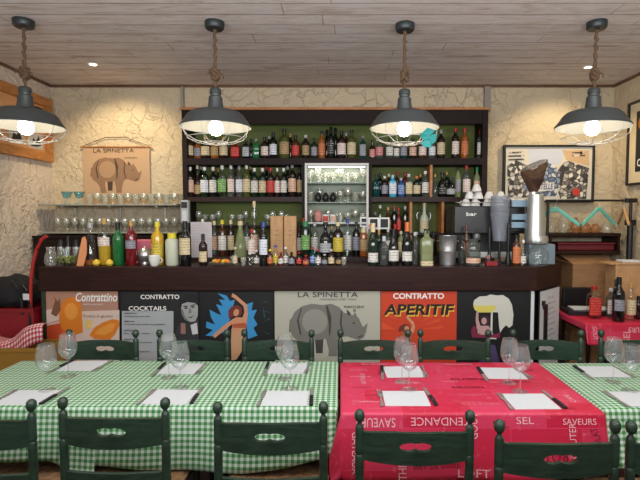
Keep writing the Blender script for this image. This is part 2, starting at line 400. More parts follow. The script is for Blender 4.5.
# 1 orange drink poster
p = Poster('drink_poster', 'poster reading Contrattino with orange drinks, on the bar front', 44.5, 119.5, 291.5, YB1, P_('print_tan', (176, 132, 110)))
p.art('printed_background', crop(0, 260, 4, [(182, 200), (240, 190), (330, 205), (478, 200), (478, 424), (182, 424)]), P_('print_beige', (212, 190, 176)))
p.art('printed_drink', crop(0, 260, 4, [(182, 265), (300, 240), (310, 424), (182, 424)]), P_('print_orange_red', (214, 84, 44)))
p.art('printed_orange', crop(0, 260, 4, [(238, 250), (236, 200), (250, 165), (280, 148), (310, 150), (326, 175), (330, 240), (332, 290), (300, 300), (250, 280)]), P_('print_orange', (216, 124, 34)))
p.art('printed_orange_pulp', crop(0, 260, 4, ell(285, 205, 26, 34)), P_('print_light_orange', (228, 150, 60)))
p.art('printed_orange', crop(0, 260, 4, [(358, 300), (376, 272), (410, 250), (450, 236), (476, 240), (478, 262), (460, 298), (440, 318), (380, 316)]), P_('print_orange', (216, 124, 34)))
p.art('printed_orange_pulp', crop(0, 260, 4, [(378, 296), (400, 272), (440, 254), (462, 254), (450, 284), (420, 300)]), P_('print_light_orange', (228, 150, 60)))
p.art('printed_ice', crop(0, 260, 4, [(342, 240), (372, 240), (370, 275), (340, 272)]), P_('print_ice', (226, 190, 120)))
p.art('printed_leaf', crop(0, 260, 4, [(205, 215), (222, 160), (214, 140), (232, 166), (240, 150), (244, 200), (226, 226)]), P_('print_brown', (120, 80, 60)))
p.text('Contrattino', 76, 117.5, 292.5, 301.5, k_white, .02, .25)
p.text('APERITIVO ANALCOLICO', 83, 103, 303.5, 305, k_white, 0)
p.text('Tutto il gusto', 83, 113, 314.5, 318, P_('print_brown', (120, 80, 60)), 0)
# 2 cocktail list
p = Poster('cocktail_list_poster', 'black and white poster reading Contratto Cocktails with a smiling man', 120.5, 199, 291.5, YB1, P_('print_charcoal', (30, 31, 34)))
p.art('printed_list', [(122, 311), (173.5, 311), (173.5, YB1 - .5), (122, YB1 - .5)], P_('print_pale_grey', (168, 172, 174)))
p.art('printed_suit', crop(110, 280, 4, [(262, 345), (264, 200), (284, 165), (300, 170), (345, 168), (355, 150), (355, 345)]), P_('print_dark_grey', (46, 47, 50)))
p.art('printed_shirt', crop(110, 280, 4, [(322, 180), (348, 170), (352, 215), (330, 218)]), P_('print_light_grey', (200, 200, 200)))
p.art('printed_face', crop(110, 280, 4, [(283, 92), (300, 84), (330, 84), (352, 96), (352, 140), (342, 165), (322, 168), (300, 160), (288, 138)]), P_('print_mid_grey', (158, 158, 156)))
p.art('printed_hair', crop(110, 280, 4, [(276, 110), (280, 74), (300, 58), (330, 56), (354, 70), (354, 104), (340, 92), (310, 88), (288, 96), (284, 122)]), k_black)
for e in ((304, 112), (332, 108)): p.art('printed_eye', crop(110, 280, 4, ell(e[0], e[1], 7, 3, 10)), k_black)
p.art('printed_nose', crop(110, 280, 4, [(318, 112), (324, 114), (326, 132), (314, 134)]), P_('print_shadow_grey', (112, 112, 110)))
for bx_ in ((294, 103, 312, 105), (322, 102, 342, 98)): p.art('printed_brow', crop(110, 280, 4, [(bx_[0], bx_[1]), (bx_[2], bx_[3] - 2), (bx_[2], bx_[3] + 2), (bx_[0], bx_[1] + 4)]), k_black)
p.art('printed_cheek', crop(110, 280, 4, [(284, 112), (294, 122), (300, 146), (318, 164), (300, 160), (288, 138)]), P_('print_shadow_grey', (112, 112, 110)))
p.art('printed_mouth', crop(110, 280, 4, [(304, 144), (322, 148), (338, 140), (324, 152)]), k_black)
p.art('printed_bottle', crop(110, 280, 4, [(284, 215), (284, 172), (302, 172), (304, 215)]), P_('print_rosy', (150, 110, 100)))
p.text('CONTRATTO', 141, 179.5, 294.5, 299, k_white, .02)
p.text('COCKTAILS', 129, 166.5, 306, 310.5, k_white, .02)
for j, (st, x1, y) in enumerate((('APERITIVO', 137, 314), ('Vermouth bianco, lime, soda', 150, 317), ('AMERICANO', 135, 322), ('Vermouth rosso, bitter, acqua gassata', 165, 325), ('NEGRONI', 138, 331), ('Gin, bitter, rosso', 150, 334), ('SPRITZ', 134, 340), ('Bitter, spumante', 152, 343), ('BIANCO', 136, 349), ('Bianco, tonica', 150, 352))):
    p.text(st, 124.5, x1, y - 1.6, y, k_black, .01)
# 3 dancer
p = Poster('dancer_poster', 'black poster of a red-haired dancer against jagged blue shapes', 200, 273.5, 291.5, YB1, P_('print_deep_black', (12, 13, 15)))
bl = P_('print_blue', (52, 140, 196))
p.art('printed_blue_shape', crop(110, 280, 4, [(382, 222), (412, 200), (384, 190), (386, 166), (420, 178), (404, 148), (398, 118), (428, 134), (446, 140), (424, 96), (452, 104), (436, 78), (462, 80), (430, 52), (466, 62), (480, 84), (500, 78), (486, 130), (470, 200), (420, 226)]), bl)
p.art('printed_blue_shape', crop(110, 280, 4, [(548, 96), (572, 88), (566, 122), (588, 118), (574, 150), (590, 178), (574, 192), (590, 222), (552, 236), (546, 180)]), bl)
sk = P_('print_skin', (202, 140, 104))
p.art('printed_skirt', crop(110, 280, 4, [(486, 196), (534, 196), (546, 230), (524, 290), (506, 318), (486, 322), (484, 250)]), P_('print_dress', (196, 150, 112)))
p.art('printed_arm', crop(110, 280, 4, [(410, 222), (450, 186), (486, 160), (494, 172), (456, 202), (420, 232)]), sk)
p.art('printed_torso', crop(110, 280, 4, [(484, 160), (506, 148), (530, 150), (540, 168), (540, 200), (486, 206), (490, 182)]), sk)
p.art('printed_arm', crop(110, 280, 4, [(526, 160), (538, 128), (534, 104), (500, 74), (486, 66), (490, 52), (506, 62), (548, 98), (552, 130), (544, 196), (530, 196)]), sk)
p.art('printed_hair', crop(110, 280, 4, [(474, 152), (474, 122), (486, 106), (508, 100), (526, 108), (530, 130), (520, 146), (500, 140), (490, 150)]), P_('print_auburn', (110, 42, 32)))
p.art('printed_face', crop(110, 280, 4, ell(505, 130, 11, 15, 14, .3)), sk)
p.art('printed_bodice', crop(110, 280, 4, [(490, 176), (540, 170), (550, 182), (540, 192), (492, 190)]), P_('print_rust', (172, 84, 50)))
for q in ([(600, 90), (632, 84), (628, 88)], [(604, 120), (640, 128), (636, 130)], [(610, 170), (640, 150), (640, 154)], [(606, 200), (638, 216), (634, 218)], [(612, 100), (622, 150), (616, 148)]):
    p.art('printed_sparkle', crop(110, 280, 4, q), P_('print_dim_teal', (40, 84, 84)))
# 4 rhinoceros poster: plain generic animal
RH = [(135, 225), (138, 185), (158, 145), (190, 120), (235, 108), (285, 114), (325, 108), (362, 124), (384, 150), (410, 152), (424, 162), (434, 146), (442, 164), (452, 176), (462, 200), (470, 214), (492, 196), (484, 238), (474, 262), (452, 274), (424, 266), (396, 256), (370, 262), (360, 290), (352, 322), (352, 348), (312, 348), (314, 318), (306, 290), (300, 268), (262, 274), (236, 270), (236, 300), (244, 348), (204, 348), (200, 310), (178, 280), (150, 260)]
def rhino(p, bx0, by0, kx, ky, body, dark, light):
    T = lambda pts: [(bx0 + (x - 132) * kx, by0 + (y - 105) * ky) for x, y in pts]
    p.art('printed_tail', T([(136, 180), (146, 186), (140, 232), (132, 240)]), dark)
    p.art('printed_far_leg', T([(250, 262), (290, 262), (286, 334), (256, 334)]), dark)
    p.art('printed_animal', T(RH), body)
    p.art('printed_belly', T(ell(250, 190, 58, 58)), light)
    p.art('printed_fold', T([(300, 118), (308, 116), (326, 170), (322, 240), (314, 262), (314, 200)]), dark)
    p.art('printed_fold', T([(186, 130), (192, 128), (176, 180), (190, 250), (182, 250), (168, 184)]), dark)
    p.art('printed_fold', T([(370, 140), (376, 142), (372, 200), (384, 250), (378, 250), (364, 200)]), dark)
    p.art('printed_ear', T([(400, 160), (394, 134), (410, 146), (414, 162)]), dark)
    p.art('printed_eye', T(ell(428, 196, 5, 5, 10)), dark)
    p.art('printed_mouth', T([(446, 258), (470, 250), (468, 256), (448, 264)]), dark)
p = Poster('rhinoceros_poster', 'pale beige poster reading LA SPINETTA with a grey rhinoceros, on bar front', 274.5, 380, 291, YB1, P_('print_stone', (178, 176, 160)))
gk = P_('print_ink', (44, 44, 44))
rhino(p, 289, 303, 1 / 4.57, 1 / 4.57, P_('print_animal_grey', (116, 114, 106)), P_('print_animal_dark', (62, 61, 58)), P_('print_animal_light', (142, 140, 130)))
p.text('LA SPINETTA', 298, 358, 291.8, 297, gk, 0)
p.text('CASTAGNOLE LANZE - ITALIA', 320, 356, 298.4, 300, gk, 0)
p.text('RHINOCERVS', 344, 364, 305.4, 308, gk, 0)
p.text('B', 353.5, 356, 309, 311.5, gk, 0)
# 5 orange aperitif poster
p = Poster('aperitif_poster', 'orange red poster reading CONTRATTO APERITIF with a small dancing figure', 381, 456, 291.5, YB1, P_('print_vermilion', (200, 62, 30)))
ray = P_('print_ray', (214, 78, 38))
for j in range(11):
    a = PI * (j + .2) / 11; a2 = a + .12
    p.art('printed_ray', [(409 + 12 * math.cos(a), 330 - 12 * math.sin(a)), (409 + 34 * math.cos(a), 330 - 34 * math.sin(a) * .75), (409 + 34 * math.cos(a2), 330 - 34 * math.sin(a2) * .75)] if math.cos(a) > -.75 else [(381.5, 330), (381.5, 322), (397, 330)], ray)
p.text('CONTRATTO', 393, 444, 293, 298.8, k_white, .03)
p.text('APERITIF', 384.6, 455, 305.2, 316.4, P_('print_yellow', (226, 176, 62)), .03, .12)
p.text('APERITIF', 383.6, 454, 304, 314.8, k_black, .03, .12)
K = lambda pts: crop(370, 280, 3.765, pts)
p.art('printed_arm', K([(150, 196), (158, 168), (142, 150), (134, 140), (142, 136), (164, 158), (170, 176), (162, 204)]), P_('print_skin', (202, 140, 104)))
p.art('printed_body', K([(112, 208), (122, 190), (150, 186), (162, 200), (156, 260), (168, 320), (110, 320), (120, 260)]), P_('print_rust', (172, 84, 50)))
p.art('printed_hair', K([(106, 192), (112, 174), (128, 164), (146, 168), (150, 184), (134, 196), (120, 190)]), P_('print_auburn', (110, 42, 32)))
p.art('printed_face', K(ell(138, 182, 9, 10, 12)), P_('print_skin', (202, 140, 104)))
# 6 champagne coupe poster
p = Poster('champagne_poster', 'black poster of an overflowing champagne coupe above a reclining woman', 457, 532.5, 291.5, YB1, P_('print_deep_black', (12, 13, 15)))
p.art('printed_foam', K([(388, 92), (392, 76), (412, 62), (440, 60), (452, 54), (480, 58), (500, 56), (522, 70), (534, 92), (540, 130), (536, 170), (524, 180), (512, 170), (500, 182), (490, 198), (486, 176), (482, 122), (400, 118)]), P_('print_foam', (206, 204, 192)))
p.art('printed_coupe', K([(388, 96), (476, 96), (470, 114), (452, 122), (410, 122), (394, 112)]), P_('print_pale_yellow', (214, 200, 96)))
p.art('printed_stem', K([(455, 120), (462, 120), (460, 210), (478, 222), (436, 222), (452, 210)]), P_('print_foam', (206, 204, 192)))
p.art('printed_torso', K([(414, 172), (446, 172), (460, 196), (470, 214), (404, 214), (404, 190)]), P_('print_pale_skin', (190, 150, 146)))
p.art('printed_dress', K([(380, 190), (388, 172), (404, 178), (398, 196), (420, 206), (470, 204), (492, 196), (488, 218), (384, 216)]), P_('print_plum', (120, 34, 64)))
p.art('printed_arm', K([(402, 184), (397, 150), (400, 120), (408, 120), (408, 150), (416, 174), (410, 190)]), P_('print_pale_skin', (190, 150, 146)))
p.art('printed_hair', K([(414, 150), (420, 138), (436, 132), (448, 140), (450, 158), (440, 172), (418, 166)]), P_('print_plum_dark', (60, 30, 44)))
p.art('printed_face', K(ell(429, 154, 10, 13, 14)), P_('print_pale_skin', (190, 150, 146)))
p.art('printed_figure', K([(420, 240), (470, 244), (490, 320), (410, 320)]), P_('print_violet', (74, 62, 100)))

# menu sheet on the angled end
d = Vector((ex - BX1, ey - BY, 0)); ang = math.atan2(d.y, d.x)
ms = thing('pinned_notice', 'white printed notice with black clip on the angled bar end', 'notice', (BX1 + .01, BY + .02, 0), ang)
ob('sheet', MB().box(.03, .44, -.008, -.002, .30, ZF - .01), m_paper, ms)
ob('holder_frame', MB().box(.025, .032, -.011, -.001, .30, ZF - .004).box(.032, .44, -.011, -.001, ZF - .012, ZF - .004), m_black, ms)
mk = M_('print_grey_text', S(110, 110, 112), .8)
for j in range(9):
    t = text_mb(['LISTA VINI', 'calice rosso', 'calice bianco', 'spumante', 'birra piccola', 'acqua', 'caffe', 'amaro', 'grappa'][j], .016, .16 if j % 2 else .12)
    t.v = [Vector((.20 + q.x, -.0085, ZF - .09 - .045 * j + q.y)) for q in t.v]; ob('lettering', t, mk, ms)
ob('clip', MB().box(.07, .10, -.03, -.0085, ZF - .13, ZF - .09).box(.115, .175, -.02, -.0085, ZF - .42, ZF - .13).box(.095, .16, -.026, -.0085, ZF - .16, ZF - .125), m_black, ms, bevel=.004)
# ------------------------------------------------------------------ tables and cloths
def frac(t): return t - math.floor(t)
class Cloth:
    def __init__(s, x0, x1, y0, y1, z, of, ob_, ol, orr, amp=.012, fl=.03, fr=.03, ph=0.0, hem=None):
        s.__dict__.update(x0=x0, x1=x1, y0=y0, y1=y1, z=z, of=of, ob=ob_, ol=ol, orr=orr, amp=amp, fl=fl, fr=fr, ph=ph, hem=hem)
    def P(s, u, v, n=0.0):                       # cloth coordinates (metres, 0,0 = front left table corner) to the place in the room
        W, D = s.x1 - s.x0, s.y1 - s.y0
        eu = max(0, -u, u - W); ev = max(0, -v, v - D)
        su = -1 if u < 0 else 1; sv = -1 if v < 0 else 1
        cu, cv = min(max(u, 0), W), min(max(v, 0), D)
        h = math.hypot(eu, ev); R = .012
        if h < 1e-9: return Vector((s.x0 + u, s.y0 + v, s.z + n))
        du, dv = su * eu / h, sv * ev / h
        k = min(h / (R * 1.57), 1); a = k * PI / 2
        out = R * math.sin(a); dz = R * (1 - math.cos(a)); rest = max(0, h - R * 1.57)
        fl = s.fl if su < 0 else s.fr
        f = rest / .28
        fl *= 1.0 if ev > 0 else 0.08
        wave = s.amp * f * (math.sin(7.3 * u + s.ph) + .6 * math.sin(15.1 * u + 1.7 * s.ph + 1)) if ev > 0 else 0
        ou = out * abs(du) + fl * f * abs(du) ; ov = out * abs(dv) + (.035 * f * abs(dv)) + wave * abs(dv) + .012 * f
        return Vector((s.x0 + cu + (du and math.copysign(1, du)) * (ou + n * abs(du)), s.y0 + cv + (dv and math.copysign(1, dv)) * (ov + n * abs(dv)),
                       s.z - dz - rest * (.94 if eu and ev else .995)))
    def build(s):
        W, D = s.x1 - s.x0, s.y1 - s.y0
        def line(a, b, o0, o1, step):
            L = [-o0 + o0 * i / 12 for i in range(12)] if o0 > 0 else []
            L += [-.018, -.012, -.006] if o0 > 0 else []
            n = max(2, int((b - a) / step)); L += [(b - a) * i / n for i in range(n + 1)]
            L += [(b - a) + t for t in (.006, .012, .018)] if o1 > 0 else []
            L += [(b - a) + o1 * (i + 1) / 12 for i in range(12)] if o1 > 0 else []
            return sorted(set(round(t, 5) for t in L))
        us = line(s.x0, s.x1, s.ol, s.orr, .03); vs = line(s.y0, s.y1, s.of, s.ob, .05)
        mb = MB(); uv = []; pts = []
        lim = max(s.of, .05)
        for v in vs:
            for u in us:
                eu = max(0, -u, u - W); ev = max(0, -v, v - D); uu, vv = u, v
                if v < 0 and s.hem: vv = v * s.hem(min(max(u / W, 0), 1)); ev = -vv
                h = math.hypot(eu, ev)
                if eu and ev and h > lim:          # hem rounds at the corners
                    k = (lim + (h - lim) * .35) / h
                    uu = u * k if u < 0 else W + (u - W) * k
                    vv = vv * k if v < 0 else D + (v - D) * k
                pts.append(s.P(uu, vv)); uv.append((uu + s.x0 + 5.0, vv + 5.0))
        nu = len(us)
        mb.add(pts, [(j * nu + i, j * nu + i + 1, (j + 1) * nu + i + 1, (j + 1) * nu + i) for j in range(len(vs) - 1) for i in range(nu - 1)])
        mb.uv = uv; return mb
TZ = .745
def table(x0, x1, y0, y1, label):
    t = thing('dining_table', label, 'table', ((x0 + x1) / 2, (y0 + y1) / 2, 0), 0, 'tables in the dining room')
    w, d = (x1 - x0) / 2 - .012, (y1 - y0) / 2 - .012
    ob('tabletop', MB().box(-w, w, -d, d, TZ - .03, TZ - .004), m_dark, t)
    ob('apron', MB().box(-w + .05, w - .05, -d + .05, d - .05, TZ - .10, TZ - .03), m_dark, t)
    ob('pedestal', MB().box(-.04, .04, -.04, .04, .02, TZ - .10), m_dark, t); ob('foot_plate', MB().box(-.2, .2, -.13, .13, 0, .02), m_dark, t)
    return t
def cloth(c, mat, name, label, group=None):
    o = ob('tablecloth', c.build(), mat, None, smooth=False)
    for p in o.data.polygons: p.use_smooth = True
    sol = o.modifiers.new('s', 'SOLIDIFY'); sol.thickness = .0015; sol.offset = -1
    return tag(o, label, 'tablecloth', group)
yb, yf = on(200, 361.5, TZ).y, on(200, 406, TZ).y
yf3 = on(470, 412, TZ).y
xs1 = on(150, 362, TZ).x
def sm(t): t = min(max(t, 0), 1); return t * t * (3 - 2 * t)
T1 = Cloth(-1.86, xs1 + .03, yf - .006, yb + .004, TZ + .0022, .24, .15, .10, 0, .010, .02, .0, .5, lambda t: 1 + .5 * sm((t - .72) / .27))
T2 = Cloth(xs1 + .004, -.022, yf, yb, TZ, .25, .15, 0, .16, .014, .0, .0, 2.0, lambda t: 1.0 + .14 * math.sin(PI * min(t / .95, 1)) - .12 * sm((t - .75) / .25))
T3 = Cloth(.014, on(541, 366, TZ).x, yf3, yb - .02, TZ, .285, .15, .22, .20, .008, .07, .03, 1.2, lambda t: 1 - .12 * sm((t - .72) / .28))
T4 = Cloth(on(541, 366, TZ).x + .03, 2.35, yf3 + .045, yb - .03, TZ - .001, .25, .15, .12, .1, .012, .0, .0, .3)
table(T1.x0, xs1 - .004, T1.y0, T1.y1, 'small dining table at the row end by the pale wall, under green checked cloth')
table(T2.x0, T2.x1, T2.y0, T2.y1, 'dining table under green checked cloth, between small checked table and red table')
table(T3.x0, T3.x1, T3.y0, T3.y1, 'dining table under the red printed cloth in the long row')
table(T4.x0, T4.x1, T4.y0, T4.y1, 'dining table under green checked cloth beyond the red cloth')
c1 = cloth(T1, m_ging, 'c', 'green and white checked tablecloth on the small end table, leftmost in the row', 'green checked tablecloths')
c2 = cloth(T2, m_ging, 'c', 'green and white checked tablecloth just left of the red cloth', 'green checked tablecloths')
c3 = cloth(T3, m_red, 'c', 'crimson tablecloth printed with white and black French words, in the front row')
c4 = cloth(T4, m_ging, 'c', 'green and white checked tablecloth just right of the red cloth', 'green checked tablecloths')
k_pink, k_dkred = M_('cloth_print_white', S(236, 176, 184), .6), M_('cloth_print_dark', S(104, 18, 40), .6)
m_pinkprint = M_('cloth_print_pink', S(226, 110, 130), .6)
def cloth_word(c, par, st, u, v, h, wd=None, rot=0, mat=None, mirror=False):
    q_ = .85 if v < 0 else .66
    mb = text_mb(st, h * q_, wd * q_ if wd else None, 0); W = max(p.x for p in mb.v); vs = []
    for p in mb.v:
        x, y = p.x - W / 2, p.y - h / 2
        if rot: x, y = x * math.cos(rot) - y * math.sin(rot), x * math.sin(rot) + y * math.cos(rot)
        vs.append(c.P(u + x, v + y, .0018))
    mb.v = vs; o = ob('printed_word', mb, mat or k_pink, par); return o
W3 = T3.x1 - T3.x0
# words on the front drop (v negative) and top
for st, u, v, h, wd, rot, mt in (
    ('TENDANCE', .42, -.045, .040, .30, PI, k_pink), ('SAVEURS', .14, -.05, .045, .20, PI, k_pink), ('GATEAUX', .055, -.17, .036, .20, -PI / 2, k_pink),
    ('CUISINE', .33, -.185, .040, .24, PI, k_dkred), ('GOUT', .56, -.06, .04, .13, PI / 2, k_pink), ('ART DE VIVRE', .40, -.225, .026, .24, 0, k_dkred),
    ('SAVEURS', .73, -.205, .034, .19, 0, k_pink), ('LOFT', .56, -.255, .040, .16, 0, k_pink), ('LOFT', .53, -.19, .03, .09, PI / 2, k_pink), ('EXQUIS', .83, -.20, .04, .16, PI / 2, k_pink),
    ('SEL', .68, -.05, .035, .08, 0, k_dkred), ('SEL', .785, -.035, .034, .09, 0, k_pink), ('BISTROT', .96, -.19, .05, .24, PI, k_dkred), ('GOUTER', .985, -.12, .034, .17, PI / 2, k_pink),
    ('TENDANCE', .95, -.255, .03, .2, 0, k_pink), ('SAVEURS', 1.02, -.04, .03, .17, 0, k_pink), ('CHOCOLAT', 1.10, -.15, .034, .2, PI / 2 + .3, k_dkred), ('KITCHEN', .30, -.10, .03, .2, 0, m_pinkprint), ('THE', .25, -.245, .04, .08, PI / 2, k_pink),
    ('GOUTER', .33, .36, .035, .20, 0, k_pink), ('CUISINE', .27, .50, .045, .24, PI, k_dkred), ('CUISINE', .66, .42, .045, .30, 0, k_dkred), ('EPICES', .70, .54, .03, .18, 0, m_pinkprint), ('LOFT', .17, .23, .03, .12, PI / 2, k_pink),
    ('GATEAUX', .10, .42, .035, .24, PI / 2, k_pink), ('BAGUETTE', .28, .06, .04, .26, PI, m_pinkprint), ('RECETTE', .62, .08, .045, .26, PI, m_pinkprint), ('KITCHEN', .62, .30, .04, .24, 0, k_dkred), ('SAVEURS', .9, .38, .03, .2, 0, k_dkred),
    ('TENDANCE', .66, .66, .03, .26, 0, k_pink), ('ART DE VIVRE', .18, .66, .03, .22, 0, k_pink), ('CAFE', 1.05, .15, .04, .14, PI / 2, k_pink), ('CHOCOLAT', .96, .55, .035, .24, 0, k_dkred), ('PAIN', .52, .55, .04, .12, PI / 2, m_pinkprint),
    ('DESSERT', .62, .20, .035, .2, 0, m_pinkprint), ('THE', .05, .1, .04, .1, PI / 2, m_pinkprint), ('MENU', 1.07, .4, .04, .14, PI / 2, m_pinkprint)):
    cloth_word(T3, c3, st, u, v, h, wd, rot, mt)
wr = random.Random(11)
for j in range(8):
    for k in range(5):
        cloth_word(T3, c3, wr.choice(['saveurs', 'cuisine', 'tendance', 'recette', 'dessert', 'gourmand', 'epices', 'delice', 'fruits', 'menu du jour']), .12 + .22 * k + wr.uniform(-.03, .03), .03 + .085 * j + wr.uniform(-.012, .012), wr.uniform(.018, .028), wr.uniform(.10, .17), wr.choice([0, PI]), wr.choice([m_pinkprint, m_pinkprint, k_pink, k_dkred]))

# ------------------------------------------------------------------ chairs
def chair_slat(w, z0, h, bow, hole=True, arch=.012, endrise=.012, t=.016):
    n = 40; mb = MB(); cols = []
    for i in range(n + 1):
        s = -1 + 2 * i / n; x = s * w / 2
        e = abs(s)
        top = z0 + h - endrise * (max(0, (e - .25) / .75) ** 2.0) * (1 if e < .82 else 1) + (endrise * .55 * max(0, (e - .85) / .15))
        bot = z0 + (.009 * e ** 2)
        y = -bow * (1 - s * s)
        hw = .13 if hole else 0
        if e * w / 2 < .062 and hole:
            q = e * w / 2 / .062
            hh = (.0150 + .003 * math.sin(min(q / .62, 1) * PI)) * math.sqrt(max(0, 1 - max(0, (q - .55) / .45) ** 2))
            dip = -.005 * (1 - min(1, q / .5)) if True else 0
            zc = z0 + h * .56
            hb, ht = zc - hh + .006 * (1 - min(1, q / .6)), zc + hh
            if q > .97: hb = ht = zc
        else: hb = ht = z0 + h * .56
        cols.append((x, y, bot, hb, ht, top))
    for (y_off) in (0,):
        vs = []
        for x, y, b, hb, ht, tp in cols:
            for z in (b, hb, ht, tp):
                vs.append((x, y - t / 2, z)); vs.append((x, y + t / 2, z))
        fs = []; k = 8
        for i in range(n):
            a, c = i * k, (i + 1) * k
            for lo, hi in ((0, 2), (2, 4), (4, 6)):
                op = lo == 2 and (cols[i][4] - cols[i][3] > 1e-4 or cols[i + 1][4] - cols[i + 1][3] > 1e-4)
                dg = lo == 2 and not op
                if op or dg: continue
                fs.append((a + lo, c + lo, c + hi, a + hi)); fs.append((a + lo + 1, a + hi + 1, c + hi + 1, c + lo + 1))
            fs.append((a, a + 1, c + 1, c)); fs.append((a + 6, c + 6, c + 7, a + 7))
            if cols[i][4] - cols[i][3] > 1e-4 or cols[i + 1][4] - cols[i + 1][3] > 1e-4:
                fs.append((a + 2, a + 3, c + 3, c + 2)); fs.append((a + 4, c + 4, c + 5, a + 5))
        fs.append((0, 2, 3, 1)); fs.append((2, 4, 5, 3)); fs.append((4, 6, 7, 5))
        e = n * 8; fs += [(e, e + 1, e + 3, e + 2), (e + 2, e + 3, e + 5, e + 4), (e + 4, e + 5, e + 7, e + 6)]
        mb.add(vs, fs)
    return mb
def straw_mat():
    m, nt, b = newmat('woven_straw'); co = coords(nt)
    sx = node(nt, 'ShaderNodeSeparateXYZ'); nt.links.new(co, sx.inputs[0])
    ax, ay = math_(nt, 'ABSOLUTE', sx.outputs[0]), math_(nt, 'ABSOLUTE', math_(nt, 'SUBTRACT', sx.outputs[1], .19))
    sel = math_(nt, 'GREATER_THAN', ax, ay)
    wv = node(nt, 'ShaderNodeMix', i_0=sel, i_2=math_(nt, 'MULTIPLY', ay, 150.0), i_3=math_(nt, 'MULTIPLY', ax, 150.0)).outputs[0]
    s = math_(nt, 'SINE', math_(nt, 'MULTIPLY', wv, 6.28))
    n = node(nt, 'ShaderNodeTexNoise', i_Vector=co, i_Scale=40.0, i_Detail=4.0).outputs[0]
    nt.links.new(ramp(nt, math_(nt, 'ADD', math_(nt, 'MULTIPLY', s, .2), n), [(.3, S(92, 62, 40)), (.7, S(172, 130, 88))]), b.inputs['Base Color'])
    b.inputs['Roughness'].default_value = .7; bump(nt, b, s, .6, .004); return m
m_straw = straw_mat()
CW, CH = .445, .875
def make_chair():                                # origin on the floor between the back posts; the sitter faces +Y
    t = thing('dining_chair', 'green ladder-back chair', 'chair', (0, 0, 0), 0, 'green wooden chairs at the long row of tables')
    r = .0168
    for sx in (-1, 1):
        pr = [(0, 0), (r * .8, 0), (r, .05), (r, .68), (r * 1.04, .70), (r * .8, .706), (r * 1.04, .712), (r, .72), (r * .98, CH - .070), (r * .80, CH - .060), (r * .5, CH - .054), (r * .5, CH - .047),
              (r * .95, CH - .041), (r * 1.2, CH - .026), (r * 1.08, CH - .011), (r * .6, CH - .002), (0, CH)]
        ob('back_post', MB().lathe(pr, 16, (sx * (CW / 2 - r), 0, 0)), m_chair, t, smooth=True)
    w = CW - 2 * r
    ob('backrest_slat', chair_slat(w, CH - .196, .122, .030), m_chair, t, bevel=.002)
    ob('backrest_slat', chair_slat(w, .53, .05, .03, hole=False, endrise=.006), m_chair, t)
    ob('seat_frame', MB().box(-.20, .20, .0, .03, .425, .45).box(-.225, .225, .355, .39, .425, .45).box(-.225, -.195, .02, .37, .425, .45).box(.195, .225, .02, .37, .425, .45), m_chair, t, bevel=.004)
    ob('seat', MB().lathe([(.19, .425), (.222, .437), (.222, .452), (.20, .462), (.12, .458), (0, .452)], 32, (0, .19, 0), sq=1.0, sy=.86), m_straw, t, smooth=True)['label'] = 'woven straw seat'
    for sx in (-1, 1):
        ob('front_leg', MB().lathe([(0, 0), (r * .8, 0), (r, .03), (r, .40), (r * 1.1, .425), (0, .43)], 12, (sx * .205, .372, 0)), m_chair, t, smooth=True)
        ob('stretcher', MB().tube([(sx * (CW / 2 - r), 0, .2), (sx * .205, .372, .2)], .010), m_chair, t)
    ob('stretcher', MB().tube([(-.205, .372, .26), (.205, .372, .26)], .010), m_chair, t)
    ob('stretcher', MB().tube([(-.19, 0, .24), (.19, 0, .24)], .010), m_chair, t)
    return t
ch0 = make_chair(); first = [True]
def place(x, y, rz, label):
    if first[0]:
        ch0.location = (x, y, 0); ch0.rotation_euler = (0, 0, rz); ch0['label'] = label; first[0] = False; return ch0
    return dup(ch0, (x, y, 0), rz, label)
front = [(-71, 32, 394), (63.5, 165.5, 396), (218.5, 323, 396), (360, 469, 401), (499.5, 614, 401), (631, 746, 402)]
FY = []
fl = ['at the small end table, near side, only one post in view', 'near side, first full chair from the pale wall, at checked cloth', 'near side, beside the red cloth corner, at checked cloth',
      'near side of the red cloth, beside the checked cloth', 'near side of the red cloth, at its far end from the small table', 'near side of the checked cloth beyond the red cloth, cut by frame']
for (a, b, y), l in zip(front, fl):
    Y = (CW - .037) * F / (b - a)
    x = ((a + b) / 2 - CX) / F * Y; Y -= .042
    place(x, Y, random.uniform(-.02, .02), 'green chair ' + l)
back = [(69, 136.5), (159.5, 227.5), (244, 312), (340, 408), (418, 490), (512, 581), (601, 668)]
bl_ = ['first by the pale wall, in front of orange drink poster', 'second from the pale wall, in front of cocktail list', 'in front of the rhinoceros poster, half at dancer poster',
       'in front of rhinoceros and aperitif posters, at red cloth', 'in front of the aperitif and champagne posters, at red cloth', 'in front of the angled bar end', 'by the far red table, cut by the frame']
for (a, b), l in zip(back, bl_):
    Y = 2.92; x = ((a + b) / 2 - CX) / F * (Y + .04)
    place(x, Y, PI + random.uniform(-.03, .03), 'green far-side chair ' + l).scale = (1.02, 1, 1.018)

